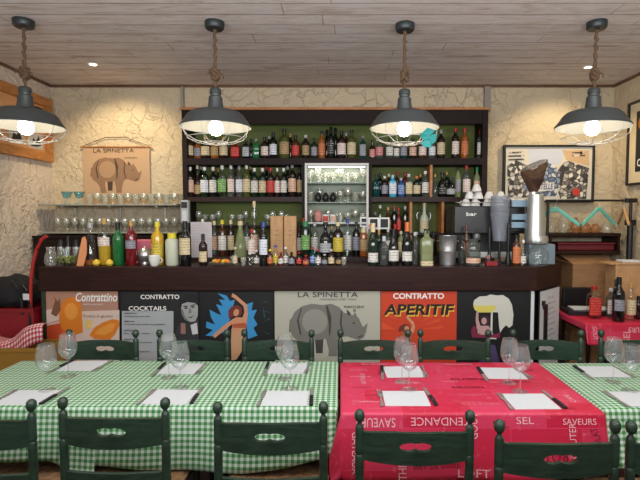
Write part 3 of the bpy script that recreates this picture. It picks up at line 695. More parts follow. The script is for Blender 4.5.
# ------------------------------------------------------------------ place settings
def napkin(x, y, z, rz, label, s=(.205, .18)):
    o = ob('paper_napkin', MB().box(-s[0] / 2, s[0] / 2, -s[1] / 2, s[1] / 2, 0, .0022), m_paper, None, bevel=.0006)
    o.location = (x, y, z); o.rotation_euler = (0, 0, rz); return tag(o, label, 'napkin', 'white paper napkins laid at the seats')
def make_fork():
    t = thing('fork', 'fork', 'fork', (0, 0, 0), 0, 'steel forks at the place settings')
    z = .003
    ob('handle', MB().prism([(-.003, .0, z), (-.006, -.05, z), (-.008, -.098, z), (.008, -.098, z), (.006, -.05, z), (.003, .0, z)], (0, 0, .0025)), m_cut, t)
    mb = MB().prism([(-.003, .0, z), (-.011, .02, z), (-.012, .045, z), (.012, .045, z), (.011, .02, z), (.003, .0, z)], (0, 0, .0022))
    ob('fork_head', mb, m_cut, t)
    for k in range(4): ob('tine', MB().box(-.012 + k * .0068, -.0086 + k * .0068, .044, .095, z, z + .002), m_cut, t)
    return t
def make_knife():
    t = thing('knife', 'knife', 'knife', (0, 0, 0), 0, 'table knives at the place settings')
    ob('handle', MB().box(-.009, .009, -.11, .0, .001, .011), M_('dark_handle', S(30, 30, 32), .35), t, bevel=.003)['label'] = 'dark handle'
    ob('blade', MB().prism([(-.007, 0, .003), (-.009, .09, .003), (-.004, .118, .003), (.006, .10, .003), (.007, 0, .003)], (0, 0, .0018)), m_cut, t)
    return t
fork0, knife0 = make_fork(), make_knife(); used = {}
def put(o, x, y, z, rz, label):
    if id(o) not in used:
        used[id(o)] = 1; o.location = (x, y, z); o.rotation_euler = (0, 0, rz); o['label'] = label; return o
    return dup(o, (x, y, z), rz, label)
def make_glass():
    t = thing('wine_glass', 'glass', 'glass', (0, 0, 0), 0, 'stemmed wine glasses on the dining tables')
    ob('foot', MB().lathe([(0, 0), (.034, 0), (.035, .002), (.012, .005), (.004, .009)], 24), m_wine, t, smooth=True)
    ob('stem', MB().lathe([(.004, .008), (.0033, .03), (.0033, .075), (.006, .088)], 12), m_wine, t, smooth=True)
    ob('bowl', MB().lathe([(0.001, .087), (.010, .089), (.027, .102), (.039, .122), (.043, .140), (.041, .165), (.035, .195), (.031, .212), (.0298, .212), (.034, .193), (.0398, .164), (.0416, .14), (.0376, .123), (.026, .104), (.001, .091)], 28), m_wine, t, smooth=True)
    return t
gl0 = make_glass()
seatsB = [(83, 366.5, 'orange drink poster chair'), (181, 369, 'cocktail list chair'), (288, 368.5, 'rhinoceros poster chair'), (403.5, 372, 'aperitif poster chair'), (503, 373.5, 'champagne poster chair'), (603, 372, 'angled bar end chair')]
seatsF = [(28, 398, 'small end table'), (171, 397, 'first full near-side chair'), (286, 398.5, 'chair beside the red cloth corner'), (405.5, 398.5, 'first red cloth chair'), (530, 401.5, 'second red cloth chair'), (640, 399, 'last near-side chair')]
for px, py, l in seatsB:
    q = on(px, py, TZ); z = TZ + .0004 + (.0022 if 'orange' in l else 0); r = random.uniform(-.05, .05)
    napkin(q.x, q.y, z, r, 'white napkin on the far side of the row, before ' + l)
    put(knife0, q.x - .118, q.y - .02, z, PI + random.uniform(-.12, .05), 'knife with dark handle on far side, before ' + l)
    put(fork0, q.x + .112, q.y - .0, z, PI + random.uniform(-.1, .1), 'steel fork on far side, before ' + l)
for px, py, l in seatsF:
    q = on(px, py, TZ); z = TZ + .0004; r = random.uniform(-.04, .04)
    if l.startswith('small'): r = 0; z += .0022
    napkin(q.x, q.y, z, r, 'white napkin on the near side, at ' + l)
    put(fork0, q.x - .115, q.y + .0, z, random.uniform(-.06, .06), 'steel fork on the near side, at ' + l)
    put(knife0, q.x + .118, q.y + .02, z, random.uniform(-.04, .10), 'knife with dark handle, near side, at ' + l)
gls = [(47, 391, 'front one', 'before the orange drink poster'), (68.5, 377, 'back one', 'before the orange drink poster'), (169, 378, 'back one', 'before the cocktail list'), (180.5, 388, 'front one', 'before the cocktail list'),
       (285, 379, 'back one', 'before the rhinoceros poster'), (290, 389, 'front one', 'before the rhinoceros poster'), (402, 382, 'back one', 'before the aperitif poster'), (409, 390, 'front one', 'before the aperitif poster'),
       (509, 383, 'back one', 'before the champagne poster'), (520, 392, 'front one', 'before the champagne poster'), (613, 382, 'back one', 'beside the far red table'), (630, 391, 'front one', 'beside the far red table')]
for px, py, a, l in gls:
    q = on(px, py, TZ); s = put(gl0, q.x, q.y, TZ + .0003 + (.0024 if px < 100 else 0), 0, f'clear wine glass, {a} of the pair {l}')
    s.scale = (1.09, 1.09, 1.08)
# ------------------------------------------------------------------ pendant lamps
def make_pendant():                              # origin on the ceiling
    t = thing('pendant_lamp', 'lamp', 'lamp', (0, 0, ZC), 0, 'grey pendant lamps over the tables')
    ob('canopy', MB().lathe([(0, 0), (.064, 0), (.066, -.006), (.063, -.040), (.056, -.048), (0, -.050)], 28), M_('canopy_metal', S(52, 58, 60), .4, .4), t, smooth=True)
    ob('rope', MB().tube([(.004 * math.sin(k * 1.9), .004 * math.cos(k * 2.3), -.045 - .405 * k / 22) for k in range(23)], [.011 + .003 * math.sin(k * 2.1) for k in range(23)], 8), m_rope, t, smooth=True)
    kn = MB()
    for j in range(3):
        z = -.325 - j * .022; kn.tube([(.022 * math.cos(a), .020 * math.sin(a), z + .012 * math.sin(2 * a + j)) for a in [2 * PI * i / 14 for i in range(14)]], .012, 6, closed=True)
    kn.tube([(.015, -.015, -.33), (.045, -.02, -.345), (.052, -.02, -.37)], .006, 6).tube([(-.015, -.01, -.33), (-.04, -.02, -.33), (-.05, -.02, -.352)], .006, 6)
    ob('rope_knot', kn, m_rope, t, smooth=True)
    zr = -.70
    ob('lamp_neck', MB().lathe([(0, -.435), (.03, -.437), (.038, -.445), (.040, -.47), (.036, -.474), (.036, -.49), (.045, -.497), (.047, -.53), (.052, -.56), (.058, -.585)], 28), m_shade, t, smooth=True)
    out = [(.056, -.580), (.09, -.584), (.135, -.590), (.165, -.600), (.186, -.618), (.204, -.645), (.222, -.672), (.236, -.688), (.238, -.692), (.236, zr + .002)]
    ob('lamp_shade', MB().lathe(out, 40), m_shade, t, smooth=True)
    inn = [(.03, -.588), (.09, -.590), (.132, -.596), (.161, -.606), (.182, -.623), (.200, -.650), (.218, -.677), (.235, zr)]
    ob('shade_lining', MB().lathe(inn + [(.236, zr + .003)], 40), m_enamel, t, smooth=True)['label'] = 'white enamelled inside of the shade'
    ob('bulb', MB().lathe([(0, -.755), (.028, -.748), (.044, -.728), (.048, -.705), (.042, -.678), (.026, -.655), (.018, -.635), (.017, -.60)], 20), m_bulb, t, smooth=True)['label'] = 'glowing bulb'
    cg = MB()
    for k in range(8):
        a = k * PI / 4 + .2
        cg.tube([(r * math.cos(a), r * math.sin(a), z) for r, z in ((.232, zr), (.222, -.738), (.19, -.77), (.13, -.797), (.06, -.808), (0, -.81))], .0024, 6)
    for r, z in ((.19, -.77), (.10, -.803)):
        cg.tube([(r * math.cos(a), r * math.sin(a), z) for a in [2 * PI * i / 28 for i in range(28)]], .0024, 6, closed=True)
    ob('cage_guard', cg, m_wire, t, smooth=True)['label'] = 'wire cage under the bulb'
    return t
pn = make_pendant()
ls = []
for px, py, l in ((23.5, 20, 'over the small end table, near the wooden picture frame'), (214.5, 22, 'over the checked tables, before the first bottle shelves'),
               (405, 24, 'over red cloth, turquoise ribbon on its cage'), (597, 22, 'beside the framed crowd drawing')):
    q = on(px, py, ZC)
    lab = 'grey enamel pendant lamp on rope ' + l
    if not ls: pn.location = (q.x, q.y, ZC); pn['label'] = lab; pn.rotation_euler = (0, 0, .3); ls.append(pn)
    else: ls.append(dup(pn, (q.x, q.y, ZC), random.uniform(0, 1.5), lab))
    ls[-1].rotation_euler[1] = {0: .01, 3: .02}.get(len(ls) - 1, 0)
q = ls[2].location
rb = thing('turquoise_ribbon', 'crumpled turquoise ribbon tied to the cage of a pendant lamp', 'ribbon', (q.x + .135, q.y - .165, ZC - .79))
m_teal = M_('turquoise_cloth', S(44, 140, 138), .7)
mb = MB()
for a, b_, c, d2 in (((-.045, 0, .03), (-.01, -.015, .065), (.045, 0, .05), (.0, .01, .0)), ((-.05, .005, -.035), (-.03, -.02, -.06), (.02, -.01, -.065), (.0, 0, .01)), ((.0, -.01, .01), (.055, -.02, .03), (.05, 0, -.02), (.015, .01, -.05)), ((-.05, .0, .0), (-.055, -.02, .03), (.005, -.018, .02), (.0, 0, -.03))):
    mb.prism([a, b_, c, d2], (0.002, .008, .002))
ob('ribbon_loop', mb, m_teal, rb, bevel=.003); ob('ribbon_knot', MB().lathe([(0, -.014), (.012, -.008), (.014, 0), (.012, .008), (0, .014)], 10), m_teal, rb, smooth=True)
for px, py, l in ((93, 64, 'small recessed ceiling spotlight above the rhinoceros banner'), (588, 67, 'small recessed ceiling spotlight above the framed crowd drawing')):
    q = on(px, py, ZC); t = thing('ceiling_spotlight', l, 'ceiling light', (q.x, q.y, ZC), 0, 'recessed spotlights')
    ob('trim_ring', MB().lathe([(.030, 0), (.046, 0), (.046, -.004), (.030, -.006), (.030, 0)], 24), m_white, t, smooth=True)
    ob('lens', MB().lathe([(0, -.002), (.030, -.002), (.030, -.001), (0, -.001)], 24), M_('spot_lens', (1, .86, .62), .4, emis=14), t)['label'] = 'lit lens'

# ------------------------------------------------------------------ bottle builder
GL = {'black': M_('black_glass', S(16, 17, 18), .08, coat=.4), 'dark green': M_('dark_green_glass', S(20, 38, 26), .08, coat=.4), 'green': M_('green_glass', S(26, 104, 52), .08, coat=.4),
      'brown': M_('brown_glass', S(70, 38, 20), .1, coat=.3), 'dark brown': M_('dark_brown_glass', S(36, 22, 18), .1, coat=.3), 'clear': m_clear, 'amber': M_('amber_spirit', S(150, 84, 34), .1, coat=.4),
      'red': M_('red_spirit', S(110, 16, 26), .1, coat=.4), 'blue': glassy('blue_glass', (.35, .62, .80), .04, .7, .04, .45, S(60, 120, 180)), 'teal': glassy('teal_glass', (.3, .55, .55), .04, .7, .04, .45, S(24, 84, 84)),
      'bright blue': M_('bright_blue_glass', S(60, 170, 200), .12, coat=.4), 'olive': M_('olive_glass', S(74, 78, 34), .1, coat=.4), 'yellow': M_('yellow_liquor', S(206, 164, 40), .15, coat=.4),
      'grey': glassy('grey_glass', (.7, .72, .7), .05, .7, .04, .25, S(120, 124, 120)), 'frosted': M_('frosted_glass', S(196, 200, 176), .5), 'pale green': glassy('pale_green_glass', (.8, .86, .7), .05, .7, .05, .42, S(176, 182, 136)),
      'pink': M_('pink_liquor', S(190, 84, 90), .15, coat=.4), 'silver': m_steel, 'aqua': glassy('aqua_glass', (.72, .88, .9), .05, .7, .05, .22, S(130, 176, 186))}
LB = {'white': (S(226, 222, 212), S(60, 60, 70)), 'cream': (S(216, 200, 160), S(120, 80, 50)), 'red': (S(190, 40, 36), S(216, 130, 110)), 'tan': (S(176, 148, 104), S(80, 50, 30)), 'orange': (S(206, 122, 74), S(120, 40, 30)),
      'pink': (S(214, 140, 140), S(130, 40, 60)), 'green': (S(90, 150, 62), S(230, 230, 200)), 'blue': (S(90, 120, 176), S(230, 230, 240)), 'yellow': (S(214, 190, 70), S(90, 60, 20)), 'grey': (S(150, 150, 160), S(60, 60, 70)),
      'black': (S(24, 24, 26), S(200, 196, 180)), 'peach': (S(222, 186, 160), S(150, 60, 40)), 'white and red': (S(228, 218, 208), S(190, 40, 36)), 'white and blue': (S(226, 228, 232), S(50, 80, 160)), 'silver': (S(180, 182, 186), S(60, 60, 64))}
CP = {'white': S(228, 226, 220), 'cream': S(220, 202, 160), 'black': S(20, 20, 22), 'red': S(176, 34, 30), 'gold': S(190, 150, 84), 'yellow': S(222, 204, 50), 'grey': S(140, 144, 148), 'orange': S(214, 110, 50), 'green': S(50, 130, 80), 'silver': S(190, 192, 194), 'blue': S(50, 80, 170), 'brown': S(96, 58, 36), 'steel': S(170, 172, 174)}
SH = {'wine': [(0, .0), (.92, 0), (1, .02), (1, .60), (.93, .67), (.6, .735), (.40, .78), (.36, .84), (.36, .985)],
      'spirit': [(0, 0), (.94, 0), (1, .02), (1, .64), (.92, .70), (.55, .76), (.38, .80), (.36, .86), (.36, .975)],
      'square': [(0, 0), (.80, 0), (.86, .02), (.86, .68), (.78, .73), (.45, .77), (.36, .80), (.36, .96)],
      'champagne': [(0, 0), (.94, 0), (1, .03), (1, .46), (.88, .58), (.6, .70), (.40, .80), (.36, .88), (.38, .97)],
      'slender': [(0, 0), (.94, 0), (1, .02), (1, .42), (.85, .52), (.45, .62), (.34, .70), (.32, .97)],
      'squat': [(0, 0), (.7, 0), (.88, .06), (1, .22), (1, .44), (.84, .58), (.45, .68), (.30, .74), (.28, .95)],
      'cone': [(0, 0), (.95, 0), (1, .03), (.86, .30), (.55, .62), (.34, .76), (.30, .9), (.36, .98)],
      'jar': [(0, 0), (.94, 0), (1, .02), (1, .74), (.9, .80), (.62, .83), (.62, .93)],
      'carafe': [(0, 0), (.90, 0), (1, .03), (.98, .40), (.80, .62), (.42, .72), (.34, .80), (.36, .94), (.46, 1.0)],
      'small': [(0, 0), (.94, 0), (1, .03), (1, .55), (.8, .66), (.42, .72), (.40, .95)]}
MESH = {}
def bottle(px, ytop, wpx, shape, glass, label, cap, Y, z0, desc, group, liquid=None, lz=None, name='bottle', capn='cap', tall=None, cat='bottle'):
    h = round(Z_(ytop, Y) - z0, 3); r = round(wpx / 2 / F * Y, 4)
    x = at(px, 240, Y).x
    t = thing(name, desc, cat, (x, Y, z0), 0, group)
    sq = 1.0 if shape == 'square' else 0
    prof = [(a * r, b * h) for a, b in SH[shape]]
    k = ('b', shape, glass, h, r)
    if k not in MESH: MESH[k] = mesh('bottle_glass', MB().lathe(prof, 20 if not sq else 24, sq=sq), GL[glass], True)
    link('glass_body', MESH[k], t)
    if label:
        l0, l1 = lz or {'wine': (.16, .54), 'spirit': (.16, .56), 'square': (.14, .62), 'champagne': (.14, .40), 'slender': (.10, .38), 'squat': (.14, .40), 'jar': (.2, .6), 'small': (.12, .5), 'cone': (.1, .25), 'carafe': (.1, .3)}[shape]
        k = ('l', shape, label, h, r, l0, l1)
        if k not in MESH:
            rr = r * (.865 if sq else 1.0) + .0012
            a = 1.15
            MESH[k] = mesh('bottle_label', MB().lathe([(rr, l0 * h), (rr, l1 * h)], 12, sq=sq, a0=-PI / 2 - a, a1=-PI / 2 + a), labelmat(label, *LB[label]), True)
        link('paper_label', MESH[k], t)
    if cap:
        nr = {'jar': .64, 'champagne': .42, 'small': .44}.get(shape, .40) * r + .0006
        c0 = {'champagne': .76, 'wine': .82, 'jar': .84}.get(shape, .88)
        k = ('c', shape, cap, h, r)
        if k not in MESH: MESH[k] = mesh('bottle_cap', MB().lathe([(nr, c0 * h), (nr, .995 * h), (nr * .9, h), (0, h)], 14), M_('cap_' + cap, CP[cap], .4), True)
        link('cap', MESH[k], t)
    if liquid:
        mat, lev = liquid; k = ('q', shape, mat, h, r, lev)
        if k not in MESH:
            pr = [(a * r * .93, max(b * h, .003)) for a, b in SH[shape] if b < lev]
            pr.append((pr[-1][0], lev * h)); pr.append((0, lev * h))
            MESH[k] = mesh('bottle_liquid', MB().lathe(pr, 20, sq=sq), GL[mat], True)
        link('liquid', MESH[k], t)['label'] = f'{mat} liquid inside'
    return t
# rows: px, top y, width px, shape, glass, label, cap, words, optional depth offset
UP = [(191, 136, 9, 'spirit', 'brown', 'cream', 'black'), (199, 140, 7, 'spirit', 'amber', 'grey', 'black'), (207, 137, 9, 'spirit', 'dark brown', 'cream', 'gold'), (216, 138, 8, 'spirit', 'amber', 'tan', 'black'),
      (225, 137, 8.5, 'spirit', 'dark brown', 'cream', 'gold'), (236.5, 141, 9.5, 'square', 'red', 'red', 'black'), (247, 140, 7.5, 'square', 'black', 'silver', 'black'), (257, 139, 7.5, 'square', 'green', None, 'grey'),
      (265.5, 137, 7.5, 'spirit', 'dark brown', 'white and red', 'black'), (274, 132, 7.5, 'wine', 'black', 'white and blue', 'black'), (285, 129, 10, 'spirit', 'olive', 'tan', 'black'), (296, 135, 8, 'spirit', 'brown', 'red', 'black'),
      (306, 135, 7.5, 'spirit', 'dark brown', 'tan', 'silver'), (314.5, 138, 6.5, 'spirit', 'dark green', 'grey', 'black'), (322, 131, 7, 'spirit', 'amber', 'orange', 'black'), (331, 127, 7, 'wine', 'black', 'black', 'black'),
      (341.5, 131, 9, 'spirit', 'dark brown', 'white and red', 'black'), (351.5, 130, 9, 'spirit', 'olive', 'cream', 'black'), (362.5, 136, 7, 'square', 'teal', 'grey', 'grey'), (372, 140, 6, 'small', 'dark brown', 'pink', 'black'), (379, 138, 7.5, 'spirit', 'grey', 'pink', 'black'),
      (389, 138, 7.5, 'spirit', 'grey', 'white', 'black'), (396, 140, 5.5, 'spirit', 'grey', 'white', 'black'), (403, 138, 7, 'spirit', 'teal', 'grey', 'black'), (412, 138, 7.5, 'spirit', 'dark brown', 'peach', 'black'), (421.5, 137, 8, 'spirit', 'brown', 'white and red', 'black'),
      (431, 137, 7, 'spirit', 'grey', 'white and blue', 'black'), (439.8, 130, 8, 'spirit', 'dark brown', 'cream', 'grey'), (454, 128, 7.6, 'spirit', 'dark brown', 'white and red', 'red'), (463.3, 128, 7.6, 'spirit', 'amber', 'orange', 'red'), (479, 130, 7.5, 'spirit', 'grey', 'white', 'red')]
def row(data, Y, z, shelf, group, lz=None):
    for i, d in enumerate(data):
        px, yt, wd, shp, g, l, c = d[:7]
        w_ = f'{g} bottle' + (f', {l.replace(" and ", "-")} label' if l else '') + (f', {c} cap' if c else '')
        bottle(px, yt, wd, shp, g, l, c, Y + (d[7] if len(d) > 7 else 0), z, f'{w_}, {nth(i + 1)} from left {shelf}', group)
row(UP, 4.60, zA + .0005, 'on upper bar shelf', 'bottles on the upper bar shelf')
LO1 = [(191, 167, 9, 'spirit', 'dark brown', 'peach', 'white'), (198.5, 165, 6.5, 'slender', 'dark brown', 'tan', 'cream'), (205.5, 167, 8.5, 'spirit', 'dark green', 'white and blue', 'white'), (214, 167, 7.5, 'spirit', 'black', 'white', 'white'),
       (223, 165.5, 9, 'spirit', 'clear', 'green', 'white'), (231.7, 165, 7, 'spirit', 'grey', 'white and red', 'white'), (240, 166, 7, 'spirit', 'grey', 'white and blue', 'grey'), (247.3, 165, 7.5, 'spirit', 'olive', 'cream', 'white'),
       (255, 168, 7.5, 'spirit', 'dark green', 'white', 'white'), (263, 168, 7.5, 'spirit', 'dark green', 'cream', 'white'), (271, 168, 7.8, 'spirit', 'dark brown', 'red', 'red'), (277.6, 168, 5.5, 'spirit', 'dark brown', 'white and red', 'white'), (284, 168, 6.5, 'spirit', 'black', 'white', 'white'),
       (292.6, 164, 8, 'spirit', 'dark brown', 'peach', 'grey'), (300, 167, 6, 'spirit', 'black', 'tan', 'black')]
row(LO1, 4.58, zB + .0005, 'on second bar shelf', 'bottles on the second bar shelf')
HID = [(202, 166, 6, 'spirit', 'black', None, 'silver'), (219, 168, 6, 'spirit', 'dark green', None, 'gold'), (236, 167, 6, 'spirit', 'brown', None, 'black'), (251, 166, 6, 'spirit', 'dark green', None, 'gold'), (267, 166, 6, 'spirit', 'black', None, 'red'), (288, 166, 6, 'spirit', 'dark green', None, 'silver')]
row(HID, 4.69, zB + .0005, 'in back row, second shelf', 'bottles behind the front row of the second shelf')
HID2 = [(212, 140, 6, 'spirit', 'brown', None, 'gold'), (252, 139, 6, 'spirit', 'dark green', None, 'black'), (270, 136, 6, 'spirit', 'dark brown', None, 'silver'), (291, 134, 6, 'spirit', 'black', None, 'gold'), (327, 130, 6, 'wine', 'black', None, 'black'), (335.5, 128, 6, 'wine', 'dark green', None, 'black'), (346, 133, 6, 'spirit', 'brown', None, 'silver')]
row(HID2, 4.70, zA + .0005, 'in back row, upper bar shelf', 'bottles behind the front row of the upper shelf')
LO2 = [(376, 175, 7.5, 'square', 'teal', None, 'black'), (384.3, 176, 6.5, 'spirit', 'dark brown', 'grey', 'white'), (392.3, 175, 8, 'square', 'bright blue', 'white and blue', 'silver'), (400.6, 178, 7, 'square', 'blue', 'blue', 'silver'), (408.4, 174, 7.5, 'square', 'grey', 'cream', 'white'),
       (416.2, 176, 7.5, 'spirit', 'dark green', 'cream', 'orange'), (424.7, 171, 7.5, 'spirit', 'grey', 'white', 'white'), (434.5, 174, 5.5, 'slender', 'grey', None, 'gold'), (441.5, 172, 8.5, 'squat', 'black', 'black', 'black'), (450, 177, 9, 'squat', 'black', 'silver', 'black'), (457.2, 165, 5.5, 'wine', 'pale green', 'grey', 'black'),
       (465.5, 165.5, 8, 'spirit', 'grey', 'white and red', 'red'), (476, 167, 6.5, 'wine', 'pale green', 'peach', 'green')]
row(LO2, 4.58, zB + .0005, 'beside glass cabinet, second shelf', 'bottles on the second bar shelf, beyond the glass cabinet')
HID3 = [(380, 173, 5.5, 'spirit', 'black', None, 'black'), (388.5, 174, 5.5, 'spirit', 'brown', None, 'cream'), (396.5, 172, 5.5, 'spirit', 'brown', None, 'red'), (404.5, 172, 5.5, 'spirit', 'red', None, 'red'), (420, 174, 5.5, 'spirit', 'black', None, 'gold'), (446, 172, 5.5, 'spirit', 'dark green', None, 'gold')]
row(HID3, 4.69, zB + .0005, 'behind row beside glass cabinet', 'bottles behind the row beside the glass cabinet')
LO3 = [(375, 212, 6, 'small', 'brown', 'grey', 'grey'), (380, 205, 6.5, 'spirit', 'clear', 'grey', 'white'), (388, 207, 6, 'small', 'brown', 'tan', 'gold'), (394, 206, 6, 'spirit', 'black', None, 'red'), (398.5, 208, 5, 'small', 'red', 'red', 'red'), (405, 206, 6.5, 'spirit', 'dark green', None, 'silver')]
row(LO3, 4.62, Z_(233, UF) + .0005, 'in low cubby', 'bottles in the low cubbies')
# ------------------------------------------------------------------ bottles and things on the back counter and the bar
ZBC = zC_ + .0005
BCK = [(203, 219, 7, 'spirit', 'grey', 'grey', 'white', .10), (214.5, 221, 7, 'spirit', 'grey', 'peach', 'cream', .05), (222.5, 220, 8.5, 'spirit', 'brown', 'white', 'yellow', 0), (231, 220, 7, 'spirit', 'dark brown', 'cream', 'cream', .04),
       (247, 222, 7.5, 'spirit', 'grey', 'white', 'black', .1), (254.5, 201, 7.5, 'slender', 'clear', 'peach', 'cream', .06), (262, 222, 7.5, 'wine', 'black', 'grey', 'black', .04), (299, 222, 7, 'wine', 'dark brown', 'white', 'black', .0), (303.5, 218, 6, 'wine', 'dark green', None, 'red', .11),
       (309.5, 224, 6, 'wine', 'black', None, 'black', .10), (314.7, 222, 8, 'spirit', 'clear', 'white', 'silver', .02), (331.5, 226, 6.5, 'spirit', 'dark green', None, 'gold', .11), (347.5, 219, 8, 'spirit', 'clear', 'white', 'blue', 0), (356.3, 222, 8, 'spirit', 'black', 'grey', 'black', .03), (363.5, 228, 7.5, 'jar', 'amber', 'tan', 'cream', -.05),
       (370.5, 224, 6, 'spirit', 'pale green', None, 'orange', .04), (379, 230, 6.5, 'wine', 'dark green', None, 'gold', 0), (388, 229, 6.5, 'spirit', 'grey', 'white', 'silver', .06), (395, 224, 7, 'wine', 'black', None, 'red', .1), (401, 231, 6.5, 'spirit', 'pale green', 'cream', 'cream', 0),
       (416.5, 232, 6, 'slender', 'grey', None, 'silver', 0), (433.5, 231, 6.5, 'wine', 'black', None, 'black', .04)]
for i, d in enumerate(BCK):
    px, yt, wd, shp, g, l, c, dy = d
    w_ = f'{g} bottle' + (f', {l.replace(" and ", "-")} label' if l else '') + (f', {c} cap' if c else '')
    bottle(px, yt, wd, shp, g, l, c, 4.33 + dy, ZBC, f'{w_}, {nth(i + 1)} from left on the back counter', 'bottles on the back counter')
G2 = 'bottles on the back counter'
bottle(305.5, 221, 9, 'jar', 'dark green', 'green', 'green', 4.22, ZBC, 'squared dark green bottle with green and white label beside wooden wine boxes', G2)
bottle(338, 222, 10.5, 'spirit', 'dark brown', 'yellow', 'cream', 4.20, ZBC, 'dark brown bottle with big cream stopper and yellow label', G2)
bottle(325.5, 222, 12, 'squat', 'black', 'silver', 'black', 4.20, ZBC, 'round black flask bottle with pale ring label', G2)
bottle(240.5, 221, 13, 'cone', 'pale green', None, 'cream', 4.20, ZBC, 'pale green cone-shaped decanter on the back counter', G2, name='decanter')
bottle(424, 203, 9, 'slender', 'frosted', 'cream', 'cream', 4.62, Z_(233, UF) + .0005, 'cream tapered bottle in front of a wire ring in the cubby', 'bottles in the low cubbies')
zb = ZT + .0005
FG = 'bottles along the front of the bar'
FR = [  # px, top, width, shape, glass, label, cap, depth, words, liquid, label zone
    (90.5, 223, 13, 'cone', 'clear', None, 'steel', 3.84, 'clear cone-shaped decanter with a little amber drink', ('amber', .13), None, 'decanter'),
    (104.8, 218.5, 12.5, 'spirit', 'clear', 'white and red', 'gold', 3.86, 'clear bottle of yellow liqueur with white and red label and gold cap', ('yellow', .42), (.42, .60), 'bottle'),
    (118, 222, 10.5, 'wine', 'green', None, 'black', 3.86, 'bright green bottle with black cap on the bar', None, None, 'bottle'),
    (131.3, 221, 11, 'spirit', 'red', 'grey', 'gold', 3.86, 'dark red bottle with small grey label', None, (.38, .56), 'bottle'),
    (157.5, 222, 12, 'spirit', 'yellow', 'yellow', 'yellow', 3.88, 'yellow liqueur bottle behind the white cup', None, (.2, .5), 'bottle'),
    (172, 233, 13, 'jar', 'frosted', None, 'yellow', 3.84, 'frosted bottle with bright yellow cap', None, None, 'bottle'),
    (185.3, 221, 11.5, 'wine', 'black', 'cream', 'black', 3.82, 'black wine bottle with large cream label on the bar', None, (.25, .62), 'wine_bottle'),
    (203, 234, 8.5, 'wine', 'dark brown', 'cream', 'black', 3.82, 'small dark brown bottle with cream label before the menu card', None, (.12, .45), 'bottle'),
    (252, 229, 8, 'spirit', 'clear', 'white and red', 'red', 3.95, 'clear bottle with white and red label, left of the blue-labelled dark bottle', None, (.3, .7), 'bottle'),
    (263.5, 222, 8.5, 'spirit', 'black', 'white and blue', 'blue', 3.84, 'dark bottle with tall white and blue label on the bar', None, (.25, .6), 'bottle'),
    (373, 223, 10.5, 'champagne', 'dark green', 'white', 'cream', 3.84, 'dark green champagne bottle with cream foil, nearest the photo cards', None, (.08, .3), 'champagne_bottle'),
    (384, 236, 9.5, 'wine', 'grey', None, 'silver', 3.86, 'grey glass bottle between two champagne bottles', None, None, 'bottle'),
    (393.6, 229, 10.5, 'champagne', 'black', 'white', 'black', 3.84, 'black champagne bottle with black foil and white label', None, (.12, .42), 'champagne_bottle'),
    (407, 222, 10.5, 'champagne', 'black', 'white', 'orange', 3.84, 'black champagne bottle with orange foil and white label', None, (.1, .32), 'champagne_bottle'),
    (414.8, 232, 6.5, 'slender', 'grey', None, 'silver', 3.90, 'thin grey bottle between champagne and pale green bottle', None, None, 'bottle'),
    (426.5, 229, 14, 'square', 'pale green', 'cream', 'black', 3.84, 'square pale green bottle with black top and cream base label', None, (.0, .12), 'bottle'),
    (463, 236, 9.5, 'wine', 'clear', None, None, 3.92, 'tall clear empty bottle just behind the square carafe', ('grey', .5), None, 'bottle'),
    (466.5, 226, 6.5, 'spirit', 'brown', 'orange', 'brown', 4.02, 'brown bottle peeking out behind the clear carafes', None, None, 'bottle'),
    (472.8, 237, 15.5, 'jar', 'grey', 'peach', None, 3.82, 'wide square-shouldered clear carafe beside the ice bucket', ('grey', .3), (.1, .28), 'carafe'),
    (516.5, 235, 8.5, 'spirit', 'brown', 'orange', 'black', 3.82, 'brown bottle with orange label beside the round flask', None, (.08, .62), 'bottle'),
    (523.5, 240, 5.5, 'slender', 'clear', 'white', 'white', 3.80, 'thin clear bottle touching the round flask', None, None, 'bottle')]
for px, yt, wd, shp, g, l, c, Y, words, liq, lz, nm in FR:
    bottle(px, yt, wd, shp, g, l, c, Y, zb, words, FG, liquid=liq, lz=lz, name=nm)
# miniatures
MN = [(249.5, 253, 5, 'clear', None, 'white'), (256.5, 250, 5.5, 'clear', 'white', 'white'), (270, 249, 5.5, 'brown', 'orange', 'yellow'), (275.5, 245, 6, 'clear', 'yellow', 'blue'), (280.8, 252, 5.5, 'red', 'white', 'red'), (285.5, 247, 6, 'grey', 'white', 'white'),
      (291.5, 252, 6, 'black', 'grey', 'black'), (299, 252, 6, 'black', 'red', 'red'), (305.8, 255, 6, 'red', 'orange', 'red'), (312.6, 247, 6, 'teal', 'blue', 'red'), (318.2, 249, 5.5, 'clear', 'white', 'red'), (324.5, 254, 6.5, 'clear', 'grey', 'silver'), (331.3, 249, 6.2, 'dark brown', 'cream', 'silver'), (338.5, 254, 6, 'black', 'tan', 'black'), (235, 247, 5, 'clear', 'cream', 'cream')]
for i, (px, yt, wd, g, l, c) in enumerate(MN):
    bottle(px, yt, wd, 'small', g, l, c, 3.83 + .03 * (i % 2), zb, f'miniature {g} bottle' + (f', {l} label' if l else '') + f', {c} cap, {nth(i + 1)} from left on the bar', 'miniature bottles on the bar')
def lathe_thing(name, label, cat, loc, parts, group=None):
    t = thing(name, label, cat, loc, 0, group)
    for nm, prof, mat in parts: ob(nm, MB().lathe(prof, 28), mat, t, smooth=True)
    return t
q = at(66, 266, 3.86)
bw = lathe_thing('glass_bowl', 'wide clear glass bowl of green olives on the bar end', 'bowl', (q.x, 3.86, zb), [('bowl', [(0, 0), (.075, 0), (.082, .006), (.105, .06), (.122, .125), (.125, .130), (.119, .127), (.102, .06), (.078, .01), (0, .008)], m_clear)])
ol = MB()
